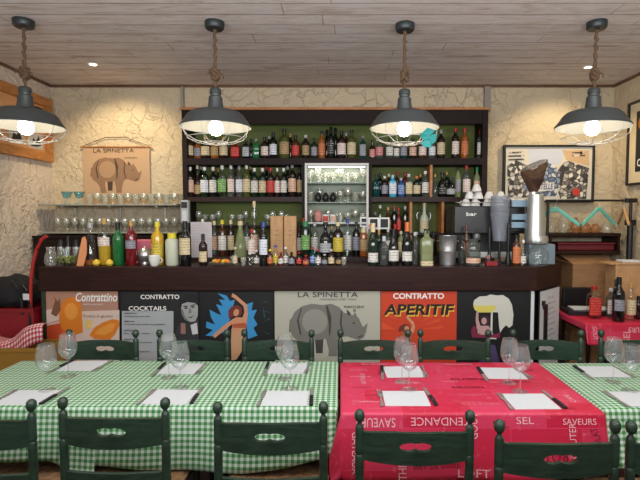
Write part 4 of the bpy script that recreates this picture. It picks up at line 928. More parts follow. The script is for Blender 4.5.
for k in range(60):
    a, rr, z = random.random() * 6.28, math.sqrt(random.random()) * .078, .022 + .016 * random.random() + .012 * (k % 3)
    ol.lathe([(0, -.012), (.009, -.007), (.011, 0), (.009, .007), (0, .012)], 8, (rr * math.cos(a), rr * math.sin(a), z))
o = ob('olives', ol, M_('olive_green', S(140, 146, 76), .4), None, smooth=True, loc=(q.x, 3.86, zb)); tag(o, 'heap of green olives in the clear glass bowl', 'olives', kind='stuff')
q = at(85, 266, 3.79)
t = thing('orange_slice', 'orange paper-like wedge standing in front of the cone decanter', 'fruit slice', (q.x, 3.765, zb))
ob('wedge', MB().prism([(-.055, 0, 0), (.0, 0, 0), (.028, 0, .10), (.03, 0, .19), (.018, 0, .238), (-.006, 0, .225), (-.03, 0, .12)], (0, .008, 0)), M_('peach_orange', S(226, 150, 100), .6), t, bevel=.002)
q = at(155.5, 267, 3.80)
t = lathe_thing('coffee_cup', 'white ceramic cup on the bar by the yellow bottle', 'cup', (q.x, 3.78, zb), [('cup', [(0, 0), (.026, 0), (.032, .01), (.043, .05), (.046, .084), (.043, .084), (.039, .05), (.028, .012), (0, .01)], m_white)])
ob('handle', MB().tube([(.04 + .022 * math.sin(a), 0, .045 + .02 * math.cos(a)) for a in [PI * i / 8 for i in range(9)]], .0045, 6), m_white, t, smooth=True)
q = at(144.5, 262, 3.92)
lathe_thing('sugar_bowl', 'domed steel sugar bowl between red bottle and white cup', 'sugar bowl', (q.x, 3.93, zb), [('bowl', [(0, 0), (.035, 0), (.03, .02), (.058, .05), (.06, .075)], m_steel), ('lid', [(.061, .075), (.056, .10), (.035, .125), (.01, .135), (.008, .145), (0, .15)], m_steel)])
q = at(144, 252, 4.15)
ob_ = ob('napkin_pack', MB().box(-.075, .075, -.03, .03, 0, .20), M_('pink_paper', S(214, 110, 130), .7), None, bevel=.012); ob_.location = (at(144, 240, 4.0).x, 4.0, zb); tag(ob_, 'pink napkin pack standing behind the domed steel bowl', 'napkins')
for (px, c, lab) in ((97.5, S(226, 190, 60), 'yellow lemon half beside the cone decanter'), (110.5, S(226, 190, 60), 'yellow lemon half between the clear and green bottles')):
    q = at(px, 265, 3.80); o = ob('lemon', MB().lathe([(0, 0), (.02, .003), (.03, .018), (.026, .036), (.01, .05), (0, .054)], 16), M_('lemon_skin', c, .5), None, smooth=True, loc=(q.x, 3.785, zb)); tag(o, lab, 'lemon', 'lemons on the bar')
q = at(221, 265, 3.82)
lathe_thing('fruit_dish', 'shallow clear dish of citrus wedges before the menu card', 'dish', (q.x, 3.82, zb), [('dish', [(0, 0), (.04, 0), (.09, .022), (.094, .026), (.088, .025), (.04, .004), (0, .004)], m_shelfglass)])
for i in range(6):
    a = i * 1.05; o = ob('citrus_wedge', MB().lathe([(0, -.028), (.012, -.02), (.018, 0), (.012, .02), (0, .028)], 10).rot(PI / 2, 'Y').rot(a), M_('citrus_' + str(i % 2), (S(226, 132, 46), S(224, 190, 70))[i % 2], .5), None, smooth=True)
    o.location = (q.x + .045 * math.cos(a), 3.82 + .03 * math.sin(a), zb + .034); tag(o, ('orange' if i % 2 == 0 else 'yellow') + f' citrus wedge, {nth(i // 2 + 1)} of its colour in the fruit dish', 'fruit', 'citrus wedges in the dish')
for i, (px, pd) in enumerate(((243.5, 3.80), (233, 3.90), (344, 3.84))):
    q = at(px, 265, pd); lathe_thing('shot_glass', f'small clear shot glass on the bar, {nth(i + 1)} from the olive bowl', 'glass', (q.x, pd, zb), [('glass', [(0, 0), (.014, 0), (.018, .004), (.023, .065), (.021, .065), (.015, .008), (0, .008)], m_shelfglass)], 'shot glasses on the bar')
# tap / reader at the unit's corner
q = at(183.5, 225, 4.10)
t = thing('card_reader', 'white upright device with dark screen above the black wine bottle', 'device', (q.x, 4.16, ZBC))
ob('column', MB().box(-.03, .03, -.02, .02, 0, Z_(222, 4.12) - ZBC), m_black, t, bevel=.005)
ob('housing', MB().box(-.034, .034, -.03, .03, Z_(223, 4.12) - ZBC, Z_(200, 4.12) - ZBC), M_('device_grey', S(176, 178, 176), .4), t, bevel=.008)
ob('screen', MB().box(-.026, .026, -.034, -.03, Z_(208, 4.12) - ZBC, Z_(202, 4.12) - ZBC), m_black, t)
ob('label_panel', MB().box(-.02, .02, -.034, -.03, Z_(221, 4.12) - ZBC, Z_(211, 4.12) - ZBC), m_paper, t)
# menu card
q = at(201.5, 250, 4.15)
t = thing('menu_card', 'large pale printed menu card standing behind the small brown bottle', 'menu', (q.x, 4.15, ZBC))
ob('card', MB().box(-.092, .092, 0, .006, 0, Z_(222, 4.15) - ZBC), M_('card_pale', S(196, 190, 192), .7), t)
for j in range(7):
    tx = text_mb(('menu del giorno', 'antipasti', 'primi piatti', 'secondi', 'contorni', 'dolci', 'vini')[j], .012, .10 + .03 * (j % 3)); tx.v = [Vector((-.08 + p.x, -.0006, Z_(226, 4.15) - ZBC - .024 * j + p.y)) for p in tx.v]; ob('lettering', tx, P_('print_mid_grey', (158, 158, 156)), t)
# wooden wine boxes
for x0, x1, l in ((270, 282.8, 'pale wooden wine box, the one by the dark blue-labelled bottle'), (283.4, 296, 'pale wooden wine box, the one nearer the glass cabinet')):
    a, b = at(x0, 216, 4.18), at(x1, 216, 4.18); cxx = (a.x + b.x) / 2; hw = (b.x - a.x) / 2 - .001; h = a.z - ZBC
    t = thing('wooden_wine_box', l, 'box', (cxx, 4.19, ZBC), 0, 'upright wooden wine boxes')
    ob('box_body', MB().box(-hw, hw, 0, .10, 0, h), m_crate, t, bevel=.003); ob('sliding_lid', MB().box(-hw + .007, hw - .007, -.004, 0, .008, h - .006), m_crate, t, bevel=.001)
    for zz, ww, hh, st in ((.52, .05, .012, 'RISERVA'), (.40, .06, .008, 'vino rosso'), (.62, .03, .014, '1999')):
        tx = text_mb(st, hh, ww); tx.v = [Vector((-ww / 2 + p.x, -.0046, h * zz + p.y)) for p in tx.v]; ob('lettering', tx, P_('print_brown', (120, 80, 60)), t)
# photo cards
for i, (x0, x1, y0, y1, l) in enumerate(((360, 368, 217, 227, 'small white-bordered black picture beside the glass cabinet, the first of two'), (368.5, 389.5, 217.5, 229, 'wider white-framed double picture behind the champagne bottles'))):
    a, b = at(x0, y0, 4.48), at(x1, y1, 4.48)
    t = thing('photo_frame', l, 'picture', ((a.x + b.x) / 2, 4.478 - .012 * 0, ZBC), 0, 'white picture cards')
    cx_ = (a.x + b.x) / 2; hw = (b.x - a.x) / 2
    ob('frame', MB().box(-hw, hw, 0, .008, b.z - ZBC, a.z - ZBC), m_white, t); ob('stand', MB().box(-.012, .012, .0, .008, 0, b.z - ZBC), m_white, t)
    n = 2 if i else 1
    for k in range(n):
        w0 = -hw + 2 * hw * k / n; ob('picture', MB().box(w0 + .014, w0 + 2 * hw / n - .014, -.002, 0, b.z - ZBC + .014, a.z - ZBC - .014), k_black, t)
# ice bucket
q = at(448.5, 265, 3.86); r = 9.2 / F * 3.86
t = thing('ice_bucket', 'ribbed steel ice bucket on the bar', 'bucket', (q.x, 3.90, zb)); H = Z_(236, 3.88) - ZT
ob('bucket', MB().lathe([(0, 0), (r * .84, 0), (r * .86, .008), (r * .90, H * .45), (r * .93, H * .47), (r * .91, H * .50), (r * .93, H * .55), (r * .92, H * .58), (r, H), (r * 1.04, H + .003), (r * .95, H), (r * .82, .01), (0, .01)], 32), m_steel, t, smooth=True)
for s in (-1, 1): ob('handle', MB().tube([(s * (r + .014 * math.sin(a)), .03 * math.cos(a), H * .82) for a in [PI * i / 8 for i in range(9)]], .004, 6), m_steel, t, smooth=True)
# round flask
q = at(537.5, 265, 3.80); s = F / 3.80
t = lathe_thing('round_flask', 'round clear glass flask on the angled end of the bar', 'flask', (q.x, 3.80, zb), [('body', [(0, 0), (7.5 / s, 0), (10 / s, 5 / s), (10.6 / s, 10 / s), (9.4 / s, 15 / s), (6 / s, 19 / s), (3.2 / s, 21.5 / s), (2.8 / s, 25 / s), (4.2 / s, 28 / s)], m_clear)])
# coffee grinder
gx = at(532.5, 240, 3.93).x; gY = 3.93; s = F / gY; zz = lambda y: Z_(y, gY) - ZT
t = thing('coffee_grinder', 'steel coffee grinder with brown bean hopper behind the round flask', 'coffee grinder', (gx, gY, zb))
Mr = Matrix.Translation((.0, 0, zz(193))) 
def slant(mb):
    zb_ = Mr.translation.z; L_ = 27 / s
    mb.v = [Vector((v_.x, v_.y, v_.z + v_.x * .42 * max(0, min(1, (v_.z - zb_) / L_)))) for v_ in mb.v]; return mb
hp = MB().lathe([(3.2 / s, -1 / s), (4.5 / s, 2 / s), (9.5 / s, 14 / s), (12.6 / s, 23 / s), (12.6 / s, 26 / s)], 28, M=Mr)
ob('hopper', slant(hp), glassy('hopper_plastic', (.55, .42, .34), .05, .5, .1, .55, S(110, 84, 68)), t, smooth=True)
ob('hopper_lid', slant(MB().lathe([(12.9 / s, 26 / s), (12.2 / s, 28 / s), (7 / s, 30 / s), (0, 30.5 / s)], 28, M=Mr)), glassy('lid_plastic', (.75, .75, .74), .06, .5, .1, .35, S(176, 168, 160)), t, smooth=True)
ob('coffee_beans', MB().lathe([(0, .5 / s), (4.2 / s, 2 / s), (8.4 / s, 10.5 / s), (9.6 / s, 13 / s), (0, 14 / s)], 24, M=Mr), M_('coffee_beans', S(58, 34, 24), .6), t, smooth=True)
ob('neck', MB().lathe([(4 / s, zz(196)), (4 / s, zz(189)), (0, zz(188))], 20), m_steel, t, smooth=True)
ob('body', MB().lathe([(0, zz(238)), (10 / s, zz(238)), (9.8 / s, zz(232)), (7.6 / s, zz(199)), (7.4 / s, zz(195)), (4 / s, zz(194)), (0, zz(194))], 32, (.02, 0, 0)), m_steel, t, smooth=True)
ob('collar', MB().lathe([(0, zz(243)), (11 / s, zz(243)), (11.6 / s, zz(239)), (10.5 / s, zz(236)), (0, zz(236))], 32, (.03, 0, 0)), m_steel, t, smooth=True)
ob('base', MB().box(-.045, .17, -.05, .08, 0, zz(244)), M_('grinder_grey', S(120, 134, 142), .45), t, bevel=.008)
# cup tower
q = at(499.5, 240, 4.0); s = F / 4.0; z4 = lambda y: Z_(y, 4.0) - ZT
t = thing('plastic_cup_stack', 'tall translucent grey stack of plastic cups beside the coffee grinder', 'cups', (q.x, 4.0, zb))
pr = []
for k in range(7): pr += [(9.4 / s - .0, z4(196 + 3.2 * k)), (8.8 / s, z4(196 + 3.2 * k) - .02)]
pr += [(8.4 / s, z4(219)), (6.6 / s, z4(241)), (0, z4(241))]
ob('cup_wall', MB().lathe(pr, 28), glassy('cup_plastic', (.78, .80, .84), .08, .5, .2, .42, S(170, 176, 186)), t, smooth=True)
ob('stand', MB().lathe([(0, 0), (.05, 0), (.05, .01), (.012, .02), (.012, z4(241)), (0, z4(241))], 20), m_black, t, smooth=True)
for i, (px, y0, l) in enumerate(((489, 226, 'black tamper-like tool beside the tall cup stack'), (508, 222, 'black upright tool between cup stack and brown bottle'))):
    q = at(px, 266, 3.9); o = lathe_thing('bar_tool', l, 'tool', (q.x, 3.9, zb), [('handle', [(0, .1), (.012, .1), (.014, .14), (.011, Z_(y0, 3.9) - ZT - .01), (0, Z_(y0, 3.9) - ZT)], m_black), ('base', [(0, 0), (.026, 0), (.026, .03), (.012, .1), (0, .1)], m_black)], 'black bar tools')
q = at(489.5, 266, 3.84)
o = ob('red_box', MB().box(-.045, .045, -.03, .03, 0, .035), M_('red_box', S(140, 22, 30), .5), None, bevel=.003); o.location = (q.x, 3.80, zb); tag(o, 'small flat red box on the bar near the carafe', 'box')
q = at(488, 255, 3.9)
t = lathe_thing('candle_holder', 'little glass with pink candle behind the flat red box', 'candle', (q.x - .01, 3.87, zb), [('glass', [(0, 0), (.012, 0), (.004, .01), (.004, .035), (.02, .05), (.022, .08)], m_shelfglass), ('candle', [(0, .05), (.016, .052), (.017, .075), (0, .078)], GL['pink'])])
# espresso machine
a, b = at(456, 206, 4.10), at(529, 206, 4.10)
t = thing('espresso_machine', 'black espresso machine on the back counter with cups piled on top', 'coffee machine', ((a.x + b.x) / 2 - .02, 4.15, ZBC))
w_ = (b.x - a.x) / 2 - .01; H = a.z - ZBC
ob('body', MB().box(-w_, w_, .06, .30, .0, H), m_black, t, bevel=.01)
ob('front_hood', MB().box(-w_, w_, -.05, .06, H - .24, H), M_('machine_dark', S(38, 36, 36), .35), t, bevel=.01)
ob('drip_tray', MB().box(-w_ + .02, w_ - .02, -.05, .06, 0, .05), m_steel, t, bevel=.004)
for x in (-.10, .08):
    ob('group_head', MB().lathe([(0, 0), (.03, 0), (.035, .05), (0, .05)], 20, (x, -.0, H - .29)), m_steel, t, smooth=True)
    ob('portafilter_handle', MB().tube([(x, -.02, H - .28), (x, -.09, H - .30)], .012), m_black, t, smooth=True)
tx = text_mb('bar', .032, .09, .02); tx.v = [Vector((-w_ + .10 + p.x, -.0515, H - .085 + p.y)) for p in tx.v]; ob('lettering', tx, k_white, t)
ob('cup_rail', MB().tube([(-w_ + .01, -.04, H + .03), (w_ - .01, -.04, H + .03)], .004), m_steel, t)
mx_, my_ = (a.x + b.x) / 2 - .02, 4.15
cup = MB().lathe([(0, 0), (.020, 0), (.028, .012), (.040, .045), (.043, .062), (.040, .062), (.036, .045), (.02, .01), (0, .01)], 20)
cm = mesh('cup_bowl', cup, m_white, True); hm = mesh('cup_handle', MB().tube([(.036 + .018 * math.sin(a_), 0, .035 + .016 * math.cos(a_)) for a_ in [PI * i / 8 for i in range(9)]], .004, 6), m_white, True)
k = 0
for lay, n in ((0, 6), (1, 4), (2, 1)):
    for i in range(n):
        k += 1
        t = thing('espresso_cup', f'white cup on the espresso machine, {nth(i + 1)} from left in its {("bottom", "middle", "top")[lay]} layer', 'cup', (mx_ - .25 + .097 * i + (.06, .08, .14)[lay] + .012 * math.sin(i * 5 + lay), my_ + .02 + .02 * (i % 2), ZBC + H + .063 + .0635 * lay), random.random() * 6, 'white cups on the espresso machine')
        t.rotation_euler = (PI, 0, t.rotation_euler[2]); link('cup_bowl', cm, t); link('handle', hm, t)
# cup-blue rack behind the grinder
t = thing('paper_cup_rack', 'rack of pale blue paper towels between cup stack and grinder', 'rack', (at(518, 240, 4.05).x, 4.045, zb))
for y0, y1 in ((200, 207), (214, 220), (222, 228)): ob('blue_pack', MB().box(-.065, .065, -.02, .02, Z_(y1, 4.05) - zb, Z_(y0, 4.05) - zb), M_('pale_blue', S(150, 178, 196), .6), t, bevel=.006)
ob('frame', MB().box(-.072, -.064, .01, .02, 0, Z_(199, 4.05) - zb).box(.064, .072, .01, .02, 0, Z_(199, 4.05) - zb).box(-.072, .072, .01, .02, Z_(231, 4.05) - zb, Z_(229, 4.05) - zb), m_black, t)

# ------------------------------------------------------------------ lit glass cabinet
t = thing('glass_cabinet', 'white framed glass cabinet full of glassware in the middle of the bar shelves', 'cabinet', ((cx0 + cx1) / 2, UF - .03, zC_))
hw = (cx1 - cx0) / 2; z0c, z1c = .0, Z_(163, UF - .03) - zC_; zin = Z_(222, UF - .03) - zC_
ob('frame', MB().box(-hw, hw, 0, .02, z1c - .022, z1c).box(-hw, -hw + .022, 0, .02, 0, z1c - .022).box(hw - .022, hw, 0, .02, 0, z1c - .022).box(-hw + .022, hw - .022, 0, .02, zin - .02, zin), M_('cabinet_white', S(206, 204, 198), .4), t, bevel=.003)
ob('back', MB().box(-hw + .004, hw - .004, .27, .28, 0, z1c), M_('cabinet_back', S(168, 178, 158), .5), t)
ob('side', MB().box(-hw, -hw + .006, .02, .28, 0, z1c), m_white, t); ob('side', MB().box(hw - .006, hw, .02, .28, 0, z1c), m_white, t)
sz = [zin - .015] + [Z_(y, UF) - zC_ for y in (202, 182.5)]
for z in sz: ob('glass_shelf', MB().box(-hw + .007, hw - .007, .025, .268, z - .008, z), M_('shelf_edge', S(116, 132, 122), .3), t)
lt = bpy.data.lights.new('cabinet_lamp', 'AREA'); lt.shape = 'RECTANGLE'; lt.size = .5; lt.size_y = .04; lt.energy = 1.3; lt.color = (1, .97, .88)
lo = bpy.data.objects.new('cabinet_lamp', lt); C.objects.link(lo); lo.location = ((cx0 + cx1) / 2, UF + .05, zC_ + z1c - .03); lo.rotation_euler = (.45, 0, 0)
ob('light_tube', MB().tube([(-hw + .03, .03, z1c - .032), (hw - .03, .03, z1c - .032)], .007), M_('tube_lit', (1, .97, .9), .4, emis=1.5), t)
sg1 = mesh('stem_glass', MB().lathe([(0, 0), (.028, .0), (.028, .003), (.004, .008), (.0035, .05), (.012, .058), (.028, .075), (.032, .1), (.027, .135), (.0255, .135), (.030, .1), (.026, .077), (.0, .06)], 14), m_shelfglass, True)
sg2 = mesh('tumbler', MB().lathe([(0, 0), (.026, 0), (.029, .004), (.033, .095), (.031, .095), (.026, .008), (0, .008)], 14), m_shelfglass, True)
sg3 = mesh('goblet', MB().lathe([(0, 0), (.03, .0), (.03, .003), (.005, .008), (.004, .03), (.02, .04), (.036, .065), (.036, .10), (.034, .10), (.033, .065), (.0, .042)], 14), m_shelfglass, True)
names = {sg1: 'stemmed glass', sg2: 'tumbler', sg3: 'goblet'}
cxm = (cx0 + cx1) / 2
for si, (z, nm) in enumerate(zip(sz, ('bottom', 'middle', 'top'))):
    for ri, (dy, n) in enumerate(((.09, 8), (.19, 7))):
        for i in range(n):
            me = (sg1, sg2, sg3)[(i + si + ri) % 3]
            if si == 0 and ri == 0 and i in (1, 2, 3): continue
            if si == 1 and ri == 0 and i in (1, 2, 3): continue
            o = link(names[me].replace(' ', '_'), me); o.location = (cxm - hw + .05 + (2 * hw - .1) * i / (n - 1), UF - .03 + dy, zC_ + z + .0005)
            tag(o, f'clear {names[me]}, {nth(i + 1)} from left, {("front", "back")[ri]} row, {nm} shelf of glass cabinet', 'glass', 'glasses in the glass cabinet')
for i in range(3):
    x = cxm - hw + .05 + (2 * hw - .1) * (i + 1) / 7
    lathe_thing('pepper_pot', f'small round black pot, {nth(i + 1)} from left on the cabinet middle shelf', 'pot', (x, UF + .05, zC_ + sz[1] + .0005), [('pot', [(0, 0), (.018, 0), (.032, .03), (.03, .06), (.014, .08), (.012, .09), (0, .095)], m_black)], 'black pots in the cabinet')
hd = thing('face_mug', 'pinkish face-shaped mug, first on the bottom shelf of the glass cabinet', 'mug', (cxm - hw + .05 + (2 * hw - .1) / 7, UF + .05, zC_ + sz[0] + .0005))
ob('mug_body', MB().lathe([(0, 0), (.026, 0), (.032, .02), (.037, .06), (.036, .09), (.03, .115), (.014, .128), (0, .13)], 20), M_('mug_pink', S(206, 142, 132), .5), hd, smooth=True)
ob('mug_collar', MB().lathe([(.03, 0), (.036, .002), (.036, .022), (.03, .024)], 20), m_black, hd, smooth=True)
ob('nose', MB().lathe([(0, -.012), (.008, 0), (0, .012)], 8, (0, -.038, .065)), M_('mug_pink', S(206, 142, 132), .5), hd, smooth=True)
for i, c in ((2, 'red'), (3, 'peach')):
    x = cxm - hw + .05 + (2 * hw - .1) * i / 7
    tt = lathe_thing('printed_mug', f'white mug with {c} print on the cabinet bottom shelf', 'mug', (x, UF + .05, zC_ + sz[0] + .0005), [('mug_body', [(0, 0), (.03, 0), (.033, .004), (.033, .085), (.030, .085), (.029, .01), (0, .01)], m_white)], 'printed mugs in the cabinet')
    ob('print', MB().lathe([(.0336, .02), (.0336, .07)], 10, a0=-PI / 2 - .8, a1=-PI / 2 + .8), labelmat(c, *LB[c]), tt)
for i in range(7):                                # glasses on the ledge at the left of the unit
    for rr in range(2):
        if (i * 2 + rr) % 5 == 4: continue
        me = (sg1, sg3)[(i + rr) % 2]
        o = link(names[me].replace(' ', '_'), me); o.location = (ux0 + .10 + .135 * i + .04 * rr, 4.66 + .07 * rr, zL + .0005)
        tag(o, f'clear {names[me]}, {nth(i + 1)} from left, {("front", "back")[rr]} row, green-backed ledge under the bottle shelves', 'glass', 'glasses on the ledge of the bar unit')
# ring in cubby, box in cubby
q = at(424, 212, 4.72); t = thing('wire_ring', 'round wire ring ornament behind the cream tapered bottle', 'ornament', (q.x, 4.74, Z_(233, UF) + .0005))
ob('ring', MB().tube([(.068 * math.cos(a_), 0, .16 + .068 * math.sin(a_)) for a_ in [2 * PI * i / 28 for i in range(28)]], .005, 6, closed=True), m_steel, t, smooth=True)
ob('foot', MB().box(-.03, .03, -.015, .015, 0, .006).box(-.004, .004, -.004, .004, .006, .094), m_steel, t)
q = at(451, 230, 4.65); t = thing('wooden_box', 'brown wooden box in the low cubby beside the espresso machine', 'box', (q.x, 4.62, Z_(233, UF) + .0005))
ob('box_body', MB().box(-.045, .045, 0, .12, 0, .20), m_pine, t, bevel=.003); ob('lid', MB().box(-.048, .048, -.003, .123, .20, .212), m_pine, t, bevel=.002)

# ------------------------------------------------------------------ left glass shelves and banner
lx1 = ux0 - .006; lzt = Z_(238, 4.4)
t = thing('low_cabinet', 'dark low cabinet against the wall under the glass shelves, left of bottle unit', 'cabinet', (XL + .02, 4.42, 0))
LW = lx1 - XL - .02
ob('body', MB().box(0, LW, 0, .36, 0, lzt), m_unit, t, bevel=.003); ob('worktop', MB().box(-.005, LW, -.01, .36, lzt, lzt + .02), m_unit, t)
for k in range(3): dd = ob('door', MB().box(.01 + k * LW / 3, (k + 1) * LW / 3 - .01, -.018, 0, .1, lzt - .02), m_unit, t, bevel=.003); ob('knob', MB().lathe([(0, -.03), (.012, -.03), (.012, -.018), (0, -.018)], 12).rot(0), m_steel, dd, loc=((k + .85) * LW / 3, 0, .9))
gx0, gx1 = XL + .012, X_(180.5, 4.55); zS1, zS2 = Z_(204, 4.50), Z_(232, 4.50)
t = thing('wall_shelf', 'long pale glass and steel wall shelf below the rhinoceros banner, two levels', 'shelf', (gx0, YB, 0))
ob('upper_board', MB().box(.02, gx1 - gx0 - .015, -.31, -.003, zS1 - .014, zS1), M_('shelf_grey', S(158, 158, 148), .3), t, bevel=.002)
ob('lower_board', MB().box(.02, gx1 - gx0 - .015, -.31, -.003, zS2 - .014, zS2), M_('shelf_grey', S(158, 158, 148), .3), t, bevel=.002)
for k in range(3): ob('bracket', MB().box(.2 + .45 * k, .22 + .45 * k, -.25, -.003, zS1 - .03, zS1 - .014).box(.2 + .45 * k, .22 + .45 * k, -.02, -.003, zS2 - .03, zS1 - .014), m_steel, t)
def shelfglass(me, x, y, z, lab, flip=False):
    o = link(names[me].replace(' ', '_'), me); o.location = (x, y, z + (.1355 if flip else .0005))
    if flip: o.rotation_euler = (PI, 0, 0)
    tag(o, lab, 'glass', 'glasses on the pale wall shelf')
xa, xb = X_(92, 4.6), X_(176, 4.6)
for i in range(12):
    for rr in range(2): shelfglass((sg2, sg3)[(i + rr) % 2], xa + (xb - xa) * i / 11 + .02 * rr, 4.56 + .12 * rr, zS1, f'clear glass, {nth(i + 1)} from left, {("front", "back")[rr]} row, upper level, below rhinoceros banner')
xa, xb = X_(60, 4.6), X_(176, 4.6)
for i in range(15):
    for rr in range(2): shelfglass((sg1, sg3)[rr], xa + (xb - xa) * i / 14 + .02 * rr, 4.56 + .12 * rr, zS2, f'clear glass, {nth(i + 1)} from left, {("front", "back")[rr]} row, lower level of wall shelf')
for px, l in ((67, 'aqua coupe glass on the wall shelf, the one nearer the side wall'), (79.5, 'aqua coupe glass on the wall shelf, the one nearer the banner')):
    q = at(px, 200, 4.56)
    lathe_thing('coupe_glass', l, 'glass', (q.x, 4.56, zS1 + .0005), [('foot', [(0, 0), (.035, 0), (.035, .004), (.006, .01), (.006, .055)], GL['aqua']), ('bowl', [(0, .055), (.03, .06), (.036, .085), (.054, .118), (.052, .118), (.034, .086), (.028, .064), (0, .06)], GL['aqua'])], 'aqua coupe glasses')
q = at(157, 204, 4.58); bottle(157, 196, 7, 'jar', 'yellow', None, 'cream', 4.50 + .03, zS1 + .0005, 'small yellow jar at the bar end of the wall shelf', 'jars on the wall shelf', name='jar', cat='jar') if False else None
p = Poster('hanging_banner', 'kraft paper banner reading LA SPINETTA with rhinoceros, hung by a cord', 82.5, 150.5, 147.5, 207, M_('kraft_paper', S(188, 156, 124), .8), Y=4.775, t=.004)
rhino(p, 90.5, 157, 51 / 358, 36 / 245, P_('kraft_animal', (142, 110, 84)), P_('kraft_dark', (74, 56, 44)), P_('kraft_light', (170, 136, 104)))
p.text('LA SPINETTA', 93.5, 134, 148.6, 152.6, P_('kraft_dark', (74, 56, 44)), 0)
p.text('RHINOCERVS', 125, 137, 157, 158.6, P_('kraft_dark', (74, 56, 44)), 0)
A, B_, M1, M2 = [at(x, y, 4.775) - p.c for x, y in ((80.5, 147), (151.5, 147), (105, 137.5), (125, 137))]
ob('top_rod', MB().tube([A + Vector((0, -.006, 0)), B_ + Vector((0, -.006, 0))], .007), m_pine, p.root, smooth=True)
ob('hanging_cord', MB().tube([A, M1, M2, B_], .0035, 6), m_rope, p.root)
# ------------------------------------------------------------------ wooden frame on the left wall
Yf0, Yf1, zf0, zf1 = 3.62, 4.74, 2.12, 2.73
t = thing('wall_picture', 'orange pine frame with small black and white prints on the pale side wall', 'picture', (XL, (Yf0 + Yf1) / 2, (zf0 + zf1) / 2))
hy, hz = (Yf1 - Yf0) / 2, (zf1 - zf0) / 2; bw_ = .085
ob('frame_border', MB().box(.002, .05, -hy, hy, hz - bw_, hz).box(.002, .05, -hy, hy, -hz, -hz + bw_).box(.002, .05, -hy, -hy + bw_, -hz + bw_, hz - bw_).box(.002, .05, hy - bw_, hy, -hz + bw_, hz - bw_), m_pine, t, bevel=.004)
ob('backing_board', MB().box(.002, .012, -hy + bw_, hy - bw_, -hz + bw_, hz - bw_), M_('backing_tan', S(206, 152, 100), .7), t)
for y0, y1, z0, z1, mt in ((.12, hy - bw_ - .02, .02, hz - bw_ - .02, k_black), (-.02, .16, -.19, -.05, M_('print_bw', S(190, 190, 188))), (.24, .44, -.2, -.06, M_('print_bw', S(190, 190, 188))), (-.35, -.12, -.1, .15, M_('print_bw', S(190, 190, 188)))):
    pr_ = ob('mounted_print', MB().box(.012, .015, y0, y1, z0, z1), mt, t)
    if mt is not k_black: ob('printed_shape', MB().prism([(.0152, y0 + (y1 - y0) * a_, z0 + (z1 - z0) * b_) for a_, b_ in ((.1, .1), (.3, .7), (.5, .5), (.7, .9), (.9, .3), (.6, .15))], (.0006, 0, 0)), k_black, pr_)
# ------------------------------------------------------------------ pictures on the right
p = Poster('framed_drawing', 'wide black-framed crowd drawing with blue figures on the back wall', 505.5, 591, 147, 200.5, M_('drawing_paper', S(214, 206, 192), .7), Y=4.76, t=.03)
p.art('printed_sky', [(528, 149), (566, 149), (560, 164), (530, 166)], P_('draw_sky', (196, 200, 214)))
p.art('printed_tan_ground', [(562, 150), (589, 150), (589, 166), (566, 160)], P_('draw_tan', (206, 172, 132)))
def crowd_mat(name, cols, sc_):
    m, nt, b = newmat(name); co = coords(nt)
    v = node(nt, 'ShaderNodeTexVoronoi', i_Vector=co, i_Scale=sc_, i_Randomness=1.0); v2 = node(nt, 'ShaderNodeTexVoronoi', feature='DISTANCE_TO_EDGE', i_Vector=co, i_Scale=sc_)
    sp = node(nt, 'ShaderNodeSeparateColor'); nt.links.new(v.outputs['Color'], sp.inputs[0])
    r_ = ramp(nt, sp.outputs[0], [(i / len(cols), c) for i, c in enumerate(cols)]); nt.nodes[-1].color_ramp.interpolation = 'CONSTANT'
    e = math_(nt, 'LESS_THAN', v2.outputs[0], .09)
    nt.links.new(mixc(nt, math_(nt, 'MULTIPLY', e, .8), r_, S(40, 38, 38)), b.inputs['Base Color']); b.inputs['Roughness'].default_value = .7; return m
cm1 = crowd_mat('crowd_ink', [S(214, 206, 192), S(60, 58, 58), S(190, 184, 174), S(120, 114, 106), S(226, 220, 208), S(90, 86, 84)], 26.0)
cm2 = crowd_mat('crowd_blue_ink', [S(130, 148, 176), S(170, 180, 196), S(96, 116, 150), S(210, 212, 214)], 20.0)
p.art('printed_crowd', [(507, 166), (516, 160), (528, 166), (534, 178), (530, 190), (536, 198), (508, 197)], cm1)
p.art('printed_crowd', [(556, 172), (566, 160), (574, 163), (589, 168), (586, 199), (560, 199), (556, 186)], cm1)
p.art('printed_blue_figures', [(534, 170), (546, 162), (556, 166), (560, 180), (556, 196), (532, 197), (522, 186)], cm2)
for y_ in (152, 155.5, 159): p.art('printed_words', [(508, y_), (524, y_ - .6), (524, y_ + 1.2), (508, y_ + 1.6)], cm1)
for y_ in (152, 155): p.art('printed_words', [(572, y_), (585, y_), (585, y_ + 1.3), (572, y_ + 1.3)], cm1)
p.art('printed_small_bird', ell(581, 153, 1.4, 1.8, 8), k_black)
p.art('printed_red_figure', ell(576, 192, 4, 4), P_('draw_red', (186, 60, 50))); p.art('printed_word_band', [(536, 184), (554, 182), (554, 190), (536, 192)], P_('draw_pale', (220, 218, 214)))
p.text('STELLE', 538, 553, 183.5, 189.5, P_('draw_navy', (50, 64, 110)), .02, .1)
a, b = at(505, 146.5, 4.76) - p.c, at(591.5, 201, 4.76) - p.c
ob('frame', MB().box(a.x - .012, b.x + .012, -.022, .034, a.z - .004, a.z + .014).box(a.x - .012, b.x + .012, -.022, .034, b.z - .014, b.z + .004).box(a.x - .012, a.x + .004, -.022, .034, b.z, a.z).box(b.x - .004, b.x + .012, -.022, .034, b.z, a.z), m_black, p.root, bevel=.002)
t = thing('framed_poster', 'tall black-framed poster with cream mat on the side wall, cut by photo edge', 'picture', (XR, 4.1, 2.26))
hz = .383; y1 = .42; y0 = -.5
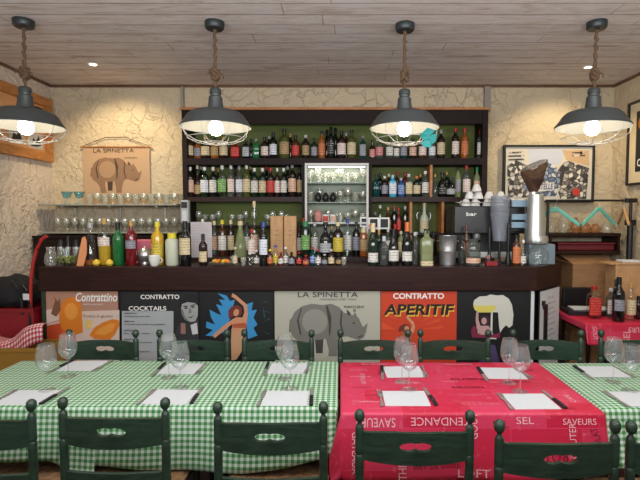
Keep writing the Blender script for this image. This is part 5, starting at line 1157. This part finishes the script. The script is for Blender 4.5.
ob('frame', MB().box(-.03, -.002, y0, y1, hz - .02, hz).box(-.03, -.002, y0, y1, -hz, -hz + .02).box(-.03, -.002, y0, y0 + .02, -hz, hz).box(-.03, -.002, y1 - .02, y1, -hz, hz), m_black, t, bevel=.002)
ob('mat_board', MB().box(-.012, -.002, y0 + .02, y1 - .02, -hz + .02, hz - .02), M_('mat_cream', S(222, 206, 170), .7), t)
ob('poster_print', MB().box(-.015, -.012, y0 + .12, y1 - .12, -hz + .12, hz - .10), P_('print_charcoal', (30, 31, 34)), t)
ob('printed_orange', MB().prism([(-.0155, y1 - .2 + .05 * math.cos(a_), .17 + .06 * math.sin(a_)) for a_ in [2 * PI * i / 16 for i in range(16)]], (-.0006, 0, 0)), P_('print_orange', (216, 124, 34)), t)
tx = text_mb('CO', .07, .12, .02); tx.v = [Vector((-.0165, y1 - .15 - p_.x, -.22 + p_.y)) for p_ in tx.v]; ob('lettering', tx, k_white, t)

# ------------------------------------------------------------------ right corner
RY = 4.36; zr = Z_(200.5, RY)
rx0, rx1, rp = X_(546, RY), X_(640, RY) + .02, X_(631, RY)
t = thing('clothes_rail', 'black metal clothes rail on a post, holding turquoise hangers', 'clothes rail', (rp, RY, 0))
rx1 = min(rx1, XR - .02)
ob('rail', MB().tube([(rx0 - rp, 0, zr), (rx1 - rp, 0, zr)], .010, 10), m_black, t, smooth=True)
ob('post', MB().tube([(0, 0, .02), (0, 0, zr - .01)], .013, 10), m_black, t, smooth=True)
ob('post_sleeve', MB().tube([(0, 0, 1.0), (0, 0, Z_(222, RY))], .026, 12), m_black, t, smooth=True)
ob('clamp', MB().box(-.05, .05, -.02, .02, zr - .02, zr + .02), m_black, t, bevel=.005); ob('clamp', MB().box(-.045, .045, -.02, .02, Z_(222, RY) - .03, Z_(222, RY) + .02), m_black, t, bevel=.005)
ob('floor_bar', MB().box(-.02, .02, -.04, .04, 0, .02), m_black, t)
ob('post', MB().tube([(rx0 - rp + .02, 0, .02), (rx0 - rp + .02, 0, zr - .01)], .013, 10), m_black, t, smooth=True)
ob('floor_bar', MB().box(rx0 - rp, rx0 - rp + .04, -.05, .25, 0, .02), m_black, t)
m_hang = M_('turquoise_plastic', S(110, 200, 180), .45)
def hanger(px, rz, lab, tilt=0):
    x = X_(px, RY); t = thing('clothes_hanger', lab, 'hanger', (x, RY, zr), rz, 'turquoise hangers on the rail')
    L = .205
    ob('shoulder', MB().prism([(-L, -.008, -.205), (-.02, -.008, -.06), (.02, -.008, -.06), (L, -.008, -.205), (L - .005, -.008, -.24), (.02, -.008, -.10), (-.02, -.008, -.10), (-L + .005, -.008, -.24)], (0, .016, 0)), m_hang, t, bevel=.005)
    ob('hook', MB().tube([(.016 * math.cos(a_) , 0, .002 + .016 * math.sin(a_)) for a_ in [PI * 1.0 - PI * 1.25 * i / 12 for i in range(13)]] + [(.0, 0, -.03), (0, 0, -.068)], .0025, 6), m_steel, t, smooth=True)
hanger(555.5, -.55, 'turquoise hanger on the rail, the one nearer the framed drawing'); hanger(599.5, .35, 'turquoise hanger on the rail, the one nearer the black post')
t = thing('wooden_hanger', 'pale wooden hanger seen edge-on beside the black post', 'hanger', (X_(624, RY), RY, zr), 1.25)
ob('shoulder', MB().prism([(-.19, -.01, -.20), (0, -.01, -.06), (.19, -.01, -.20), (.19, -.01, -.225), (0, -.01, -.10), (-.19, -.01, -.225)], (0, .02, 0)), m_crate, t, bevel=.004)
ob('hook', MB().tube([(.016 * math.cos(a_), 0, .002 + .016 * math.sin(a_)) for a_ in [PI * 1.0 - PI * 1.25 * i / 12 for i in range(13)]] + [(.0, 0, -.03), (0, 0, -.066)], .0025, 6), m_steel, t, smooth=True)
# wall shelves behind the rail
z1, z2 = Z_(233, 4.55), Z_(250.5, 4.55)
x0, x1 = X_(549, 4.55), X_(619, 4.55)
t = thing('dark_wall_shelf', 'two-level dark wooden wall shelf behind the clothes rail', 'shelf', (x0, YB, 0))
ob('upper_board', MB().box(0, x1 - x0, -.30, -.003, z1 - .03, z1), m_dark, t, bevel=.003); ob('lower_board', MB().box(0, x1 - x0, -.30, -.003, z2 - .03, z2), m_dark, t, bevel=.003)
ob('side_panel', MB().box(.0, .02, -.29, -.003, z2, z1 - .03), m_dark, t)
ob('side_panel', MB().box(x1 - x0 - .02, x1 - x0, -.29, -.003, z2, z1 - .03), m_dark, t)
ama = glassy('amber_basket_glass', (.92, .78, .62), .06, .7, .05, .32, S(190, 130, 90))
for i, (px, r_, h_, c_) in enumerate(((553, .045, .13, m_shelfglass), (565, .055, .18, m_shelfglass), (577, .045, .15, ama), (586.5, .05, .12, ama), (597, .05, .09, ama), (609, .055, .11, m_shelfglass))):
    x = X_(px, 4.6)
    w_ = 'amber' if c_ is ama else 'clear'
    lathe_thing('glass_jar', f'{w_} round jar on the dark wall shelf, {nth(i + 1)} from the coffee grinder', 'jar', (x, 4.62, z1 + .0005), [('jar_body', [(0, 0), (r_ * .7, 0), (r_, h_ * .3), (r_ * .95, h_ * .6), (r_ * .5, h_ * .82), (r_ * .5, h_ * .86)], c_), ('lid', [(r_ * .53, h_ * .84), (r_ * .53, h_ * .93), (r_ * .2, h_ * .97), (0, h_)], c_)], 'round jars on the dark wall shelf')
t = thing('red_case', 'dark red folded case on the lower dark wall shelf', 'case', ((x0 + x1) / 2 + .02, 4.62, z2 + .0005))
ob('case_body', MB().box(-.27, .27, -.10, .12, 0, .055), M_('maroon_leather', S(104, 28, 38), .5), t, bevel=.012); ob('lid', MB().box(-.275, .275, -.105, .125, .056, .078), M_('maroon_leather', S(104, 28, 38), .5), t, bevel=.008)
# cartons
CYc = 4.42
a, b = at(573, 264, CYc), at(616.5, 264, CYc); w_ = b.x - a.x; zt = a.z
def carton(name, x, y, z0, w, d, h, lab, openf=False, rz=0):
    t = thing('cardboard_box', lab, 'box', (x, y, z0), rz, 'cardboard boxes in the corner')
    th = .005
    ob('box_walls', MB().box(0, w, 0, th, 0, h).box(0, w, d - th, d, 0, h).box(0, th, th, d - th, 0, h).box(w - th, w, th, d - th, 0, h).box(0, w, 0, d, 0, th) if openf else MB().box(0, w, 0, d, 0, h), m_card, t, bevel=.001)
    if openf:
        ob('flap', MB().prism([(0, d, h), (w, d, h), (w - .06, d + .0, h + .0), (0, d, h)], (0, 0, .004)).prism([(0, d - .004, h), (w, d - .004, h), (w - .02, d - .02, h + .10), (-.02, d - .02, h + .10)], (0, .004, 0)), m_card, t)
        ob('flap', MB().prism([(0, 0, h), (w, 0, h), (w - .03, .24, h + .085), (-.06, .24, h + .095)], (0, .003, .003)), m_card, t)['label'] = 'half open flap'
        ob('flap', MB().prism([(0, 0, h), (0, d, h), (-.10, d, h + .03), (-.10, .05, h + .03)], (0, 0, .003)), m_card, t)
    else: ob('tape_strip', MB().box(w / 2 - .025, w / 2 + .025, -.0005, d, h, h + .0006), M_('tape', S(190, 160, 120), .3), t)
    return t
carton('c', a.x, CYc, .475, w_, .34, .44, 'brown cardboard box under the half-open one behind the far red table')
carton('c', a.x - .01, CYc, 0, w_ + .04, .36, .475, 'bottom cardboard box of the corner stack behind the far red table')
carton('c', a.x, CYc, .9155, w_, .34, zt - .9155, 'half-open cardboard box, topmost of the corner stack', True)
# kraft box at the edge with paper on it
a, b = at(618, 263, 4.05), at(640, 263, 4.05); bx = min(b.x + .06, XR - .04)
t = thing('wooden_crate', 'pale brown wooden crate on the far red table, papers on top', 'crate', (a.x, 4.08, TZ + .0015))
ob('crate_body', MB().box(0, bx - a.x, 0, .16, 0, a.z - .02 - TZ), m_crate, t, bevel=.004); ob('crate_lid', MB().box(-.06, bx - a.x + .005, -.01, .17, a.z - .0195 - TZ, a.z - .005 - TZ), m_crate, t, bevel=.003)
o = ob('paper_sheaf', MB().box(-.09, .07, -.05, .06, 0, .02), m_paper, None, bevel=.006); o.location = (a.x + .16, 4.15, a.z - .003); tag(o, 'rolled white papers lying on the pale brown crate', 'papers')
# far red table
rt_x0, rt_x1, rt_y0, rt_y1 = 1.95, 2.68, 3.72, 4.30
table(rt_x0, rt_x1, rt_y0, rt_y1, 'small table under red cloth in the far corner beside the bar end')
T5 = Cloth(rt_x0, rt_x1, rt_y0, rt_y1, TZ, .17, .06, .06, .03, .012, .03, .0, 1.0)
c5 = cloth(T5, m_red, 'c', 'crimson printed tablecloth on the small far corner table', None)
for st, u, v, h, wd, rot, mt in (('SAVEURS', .42, -.06, .05, .22, PI, k_pink), ('GOUT', .06, -.08, .04, .12, -PI / 2, k_pink), ('SEL', .30, -.10, .06, .12, PI / 2, k_pink), ('CUISINE', .2, .08, .04, .22, PI, m_pinkprint), ('BISTROT', .5, .12, .04, .22, 0, k_dkred), ('LOFT', .2, .3, .04, .14, 0, m_pinkprint)):
    cloth_word(T5, c5, st, u, v, h, wd, rot, mt)
# black chair back behind the table
t = thing('black_chair', 'black padded chair pushed in between bar end and cardboard boxes', 'chair', (2.02, 4.30, 0), .0)
zc0, zc1 = Z_(301, 4.4), Z_(287, 4.4)
t.location = (at(572, 290, 4.48).x, 4.385, 0)
ob('backrest', MB().box(-.135, .13, -.02, .02, zc0 - .05, zc1), M_('black_leather', S(26, 26, 30), .35), t, bevel=.012)
for sx in (-.12, .115): ob('leg', MB().box(sx - .012, sx + .012, -.012, .012, 0, zc0 - .05), m_black, t)
# menus on the far table
t = thing('menu_stack', 'black menu folder with white papers on the far red table', 'menus', (at(588, 308, 4.1).x, 4.10, TZ + .002), -.12)
ob('folder', MB().box(-.2, .18, -.12, .10, 0, .035), m_black, t, bevel=.003); ob('paper_sheet', MB().box(-.14, .17, -.06, .09, .0355, .046), m_paper, t, bevel=.001)
RB = 'bottles on the far red table'
z5 = TZ + .0015
bottle(595.5, 286, 13, 'square', 'clear', 'red', 'red', 3.93, z5, 'clear square bottle with tall red label and red cap on far red table', RB, lz=(.1, .66))
bottle(620.5, 277, 11.5, 'wine', 'black', 'grey', 'black', 3.80, z5, 'black wine bottle with dark grey label on the far red table', RB, lz=(.25, .5), name='wine_bottle')
bottle(612.5, 288, 8.5, 'square', 'grey', 'white', 'white', 3.93, z5, 'clear bottle with white label left of the black wine bottle', RB)
bottle(632.5, 283, 10, 'spirit', 'clear', 'cream', 'gold', 3.84, z5, 'clear bottle with cream top right of the black wine bottle', RB)
bottle(617, 279, 5, 'wine', 'black', None, 'black', 4.0, z5, 'thin black bottle just behind the black wine bottle', RB)
bottle(640.5, 296, 8, 'wine', 'dark brown', None, 'black', 3.88, z5, 'dark brown bottle at the photo edge on the far red table', RB)

# ------------------------------------------------------------------ left corner: crates, bag, boxes, red hose
m_rc = M_('red_crate', S(128, 20, 30), .45); m_yc = M_('yellow_crate', S(150, 110, 40), .5)
def crate(x0, x1, y0, y1, z0, z1, mat, lab, txt=None, txp=None, sx=.2, hh=.09):
    t = thing('drinks_crate', lab, 'crate', (x0, y0, z0), 0, 'plastic crates in the corner'); w, d, h = x1 - x0, y1 - y0, z1 - z0
    ob('crate_wall', MB().box(0, w, 0, .014, 0, h), mat, t, bevel=.003); ob('crate_wall', MB().box(0, w, d - .014, d, 0, h), mat, t, bevel=.003)
    ob('crate_wall', MB().box(0, .014, .014, d - .014, 0, h), mat, t, bevel=.003); ob('crate_wall', MB().box(w - .014, w, .014, d - .014, 0, h), mat, t, bevel=.003)
    ob('crate_floor', MB().box(.014, w - .014, .014, d - .014, 0, .01), mat, t); ob('rim', MB().box(-.006, w + .006, -.006, .016, h - .03, h).box(w - .016, w + .006, 0, d, h - .03, h), mat, t, bevel=.003)
    if txt:
        tx = text_mb(txt, hh, sx, .03); tx.v = [Vector((txp + p_.x, -.0075, h * .35 + p_.y)) for p_ in tx.v]; ob('lettering', tx, k_white, t)
        tx = text_mb(txt, hh * .8, d * .6, .03); tx.v = [Vector((w + .0015, d * .2 + p_.x, h * .35 + p_.y)) for p_ in tx.v]; ob('lettering', tx, P_('faded_red_print', (190, 120, 120)), t)
cy = 3.68
crate(XL + .02, -2.40, cy, cy + .44, .585, .870, m_rc, 'upper red plastic drinks crate in the stack beside the bar')
crate(XL + .02, -2.40, cy, cy + .44, .295, .583, m_rc, 'middle red plastic drinks crate with white letters beside the bar', 'us', .17, .14, .10)
crate(XL + .02, -2.40, cy, cy + .44, 0, .293, m_rc, 'bottom red plastic drinks crate beside the bar')
crate(-2.64, -2.12, cy - .32, cy - .03, .0, .33, m_rc, 'low red crate on the floor under the yellow crate'); 
t_ = crate(-2.62, -2.14, cy - .30, cy - .04, .333, .64, m_yc, 'yellow-brown plastic crate in front of the red crates')
# check cloth rag over the yellow crate
m_rg = gingham('red_gingham', S(170, 30, 44), S(206, 120, 124), S(226, 214, 210), .03)
mb = MB(); pts = []; uv = []
for j in range(9):
    for i_ in range(16):
        u = i_ / 15; v = j / 8
        x = -2.68 + .50 * u; z = .63 + .05 * math.sin(u * 9 + v * 2) * .5 + .16 * u ** 1.5 + .02
        y = cy - .34 + .30 * v
        if v < .3: z -= (0.3 - v) * .5; y = cy - .34 + .09
        pts.append((x, y + .012 * math.sin(u * 14), z)); uv.append((u * .7, v * .4))
mb.add(pts, [(j * 16 + i_, j * 16 + i_ + 1, (j + 1) * 16 + i_ + 1, (j + 1) * 16 + i_) for j in range(8) for i_ in range(15)]); mb.uv = uv
o = ob('checked_cloth', mb, m_rg, None, smooth=True); so = o.modifiers.new('s', 'SOLIDIFY'); so.thickness = .004; tag(o, 'crumpled red and white checked cloth on the yellow-brown crate', 'cloth')
# black bag
t = thing('black_bag', 'slouched black bag with dangling straps on top of the red crates', 'bag', (-2.66, cy + .19, .872))
bg = MB().lathe([(0, 0), (.15, 0), (.19, .04), (.195, .10), (.17, .17), (.11, .215), (.04, .235), (0, .238)], 26, sy=.8)
rr = random.Random(5)
bg.v = [p_ * (1 + .07 * math.sin(p_.x * 40 + p_.z * 31) * math.cos(p_.y * 33)) for p_ in bg.v]; bg.v = [Vector((p_.x, p_.y, max(p_.z, 0))) for p_ in bg.v]
ob('bag_body', bg, M_('black_fabric', S(16, 16, 19), .8), t, smooth=True)
ob('strap', MB().tube([(.12, -.10, .17), (.18, -.13, .12), (.22, -.17, .03), (.235, -.19, -.10), (.225, -.19, -.19)], .011, 6), m_black, t, smooth=True)
ob('strap', MB().tube([(.05, -.12, .21), (.12, -.16, .16), (.165, -.18, .05), (.175, -.19, -.05)], .009, 6), m_black, t, smooth=True)
ob('buckle', MB().box(.165, .215, -.165, -.155, .06, .11), m_paper, t, bevel=.003)
# red hose by the bar end
pts = [at(x, y, 3.72) for x, y in ((47, 236), (41, 240), (36.5, 250), (33, 264), (31, 280), (30.5, 300), (31, 330), (31, 360))]
o = ob('red_hose', MB().tube(pts + [Vector((pts[-1].x, pts[-1].y, .0))], .013, 10), M_('red_rubber', S(170, 40, 34), .4), None, smooth=True); tag(o, 'curved red hose rising beside the near-wall end of the bar', 'hose')
# bar gadgets at the left end behind the bowl
for i, (px, y0, r_) in enumerate(((60.5, 240, .026), (68, 236, .022), (76, 240, .028))):
    Y = 4.17 if px > 1 else 4; q = at(px, 250, 3.98)
    lathe_thing('cocktail_shaker', f'steel cocktail shaker behind the olive bowl, {nth(i + 1)} from the red hose', 'shaker', (q.x, 3.985, zb), [('cup', [(0, 0), (r_ * .8, 0), (r_, .13), (r_, .14)], m_steel), ('top', [(r_, .14), (r_ * .7, .18), (r_ * .5, .19), (r_ * .45, Z_(y0, 3.98) - ZT), (0, Z_(y0, 3.98) - ZT + .003)], m_black)], 'shakers behind the olive bowl')
q = at(45, 262, 3.8)
lathe_thing('glass_jug', 'clear glass jug at the very end of the bar, before the hose', 'jug', (at(52.5, 262, 3.82).x, 3.80, zb), [('jug_body', [(0, 0), (.035, 0), (.048, .03), (.045, .08), (.028, .12), (.034, .15)], m_shelfglass)])
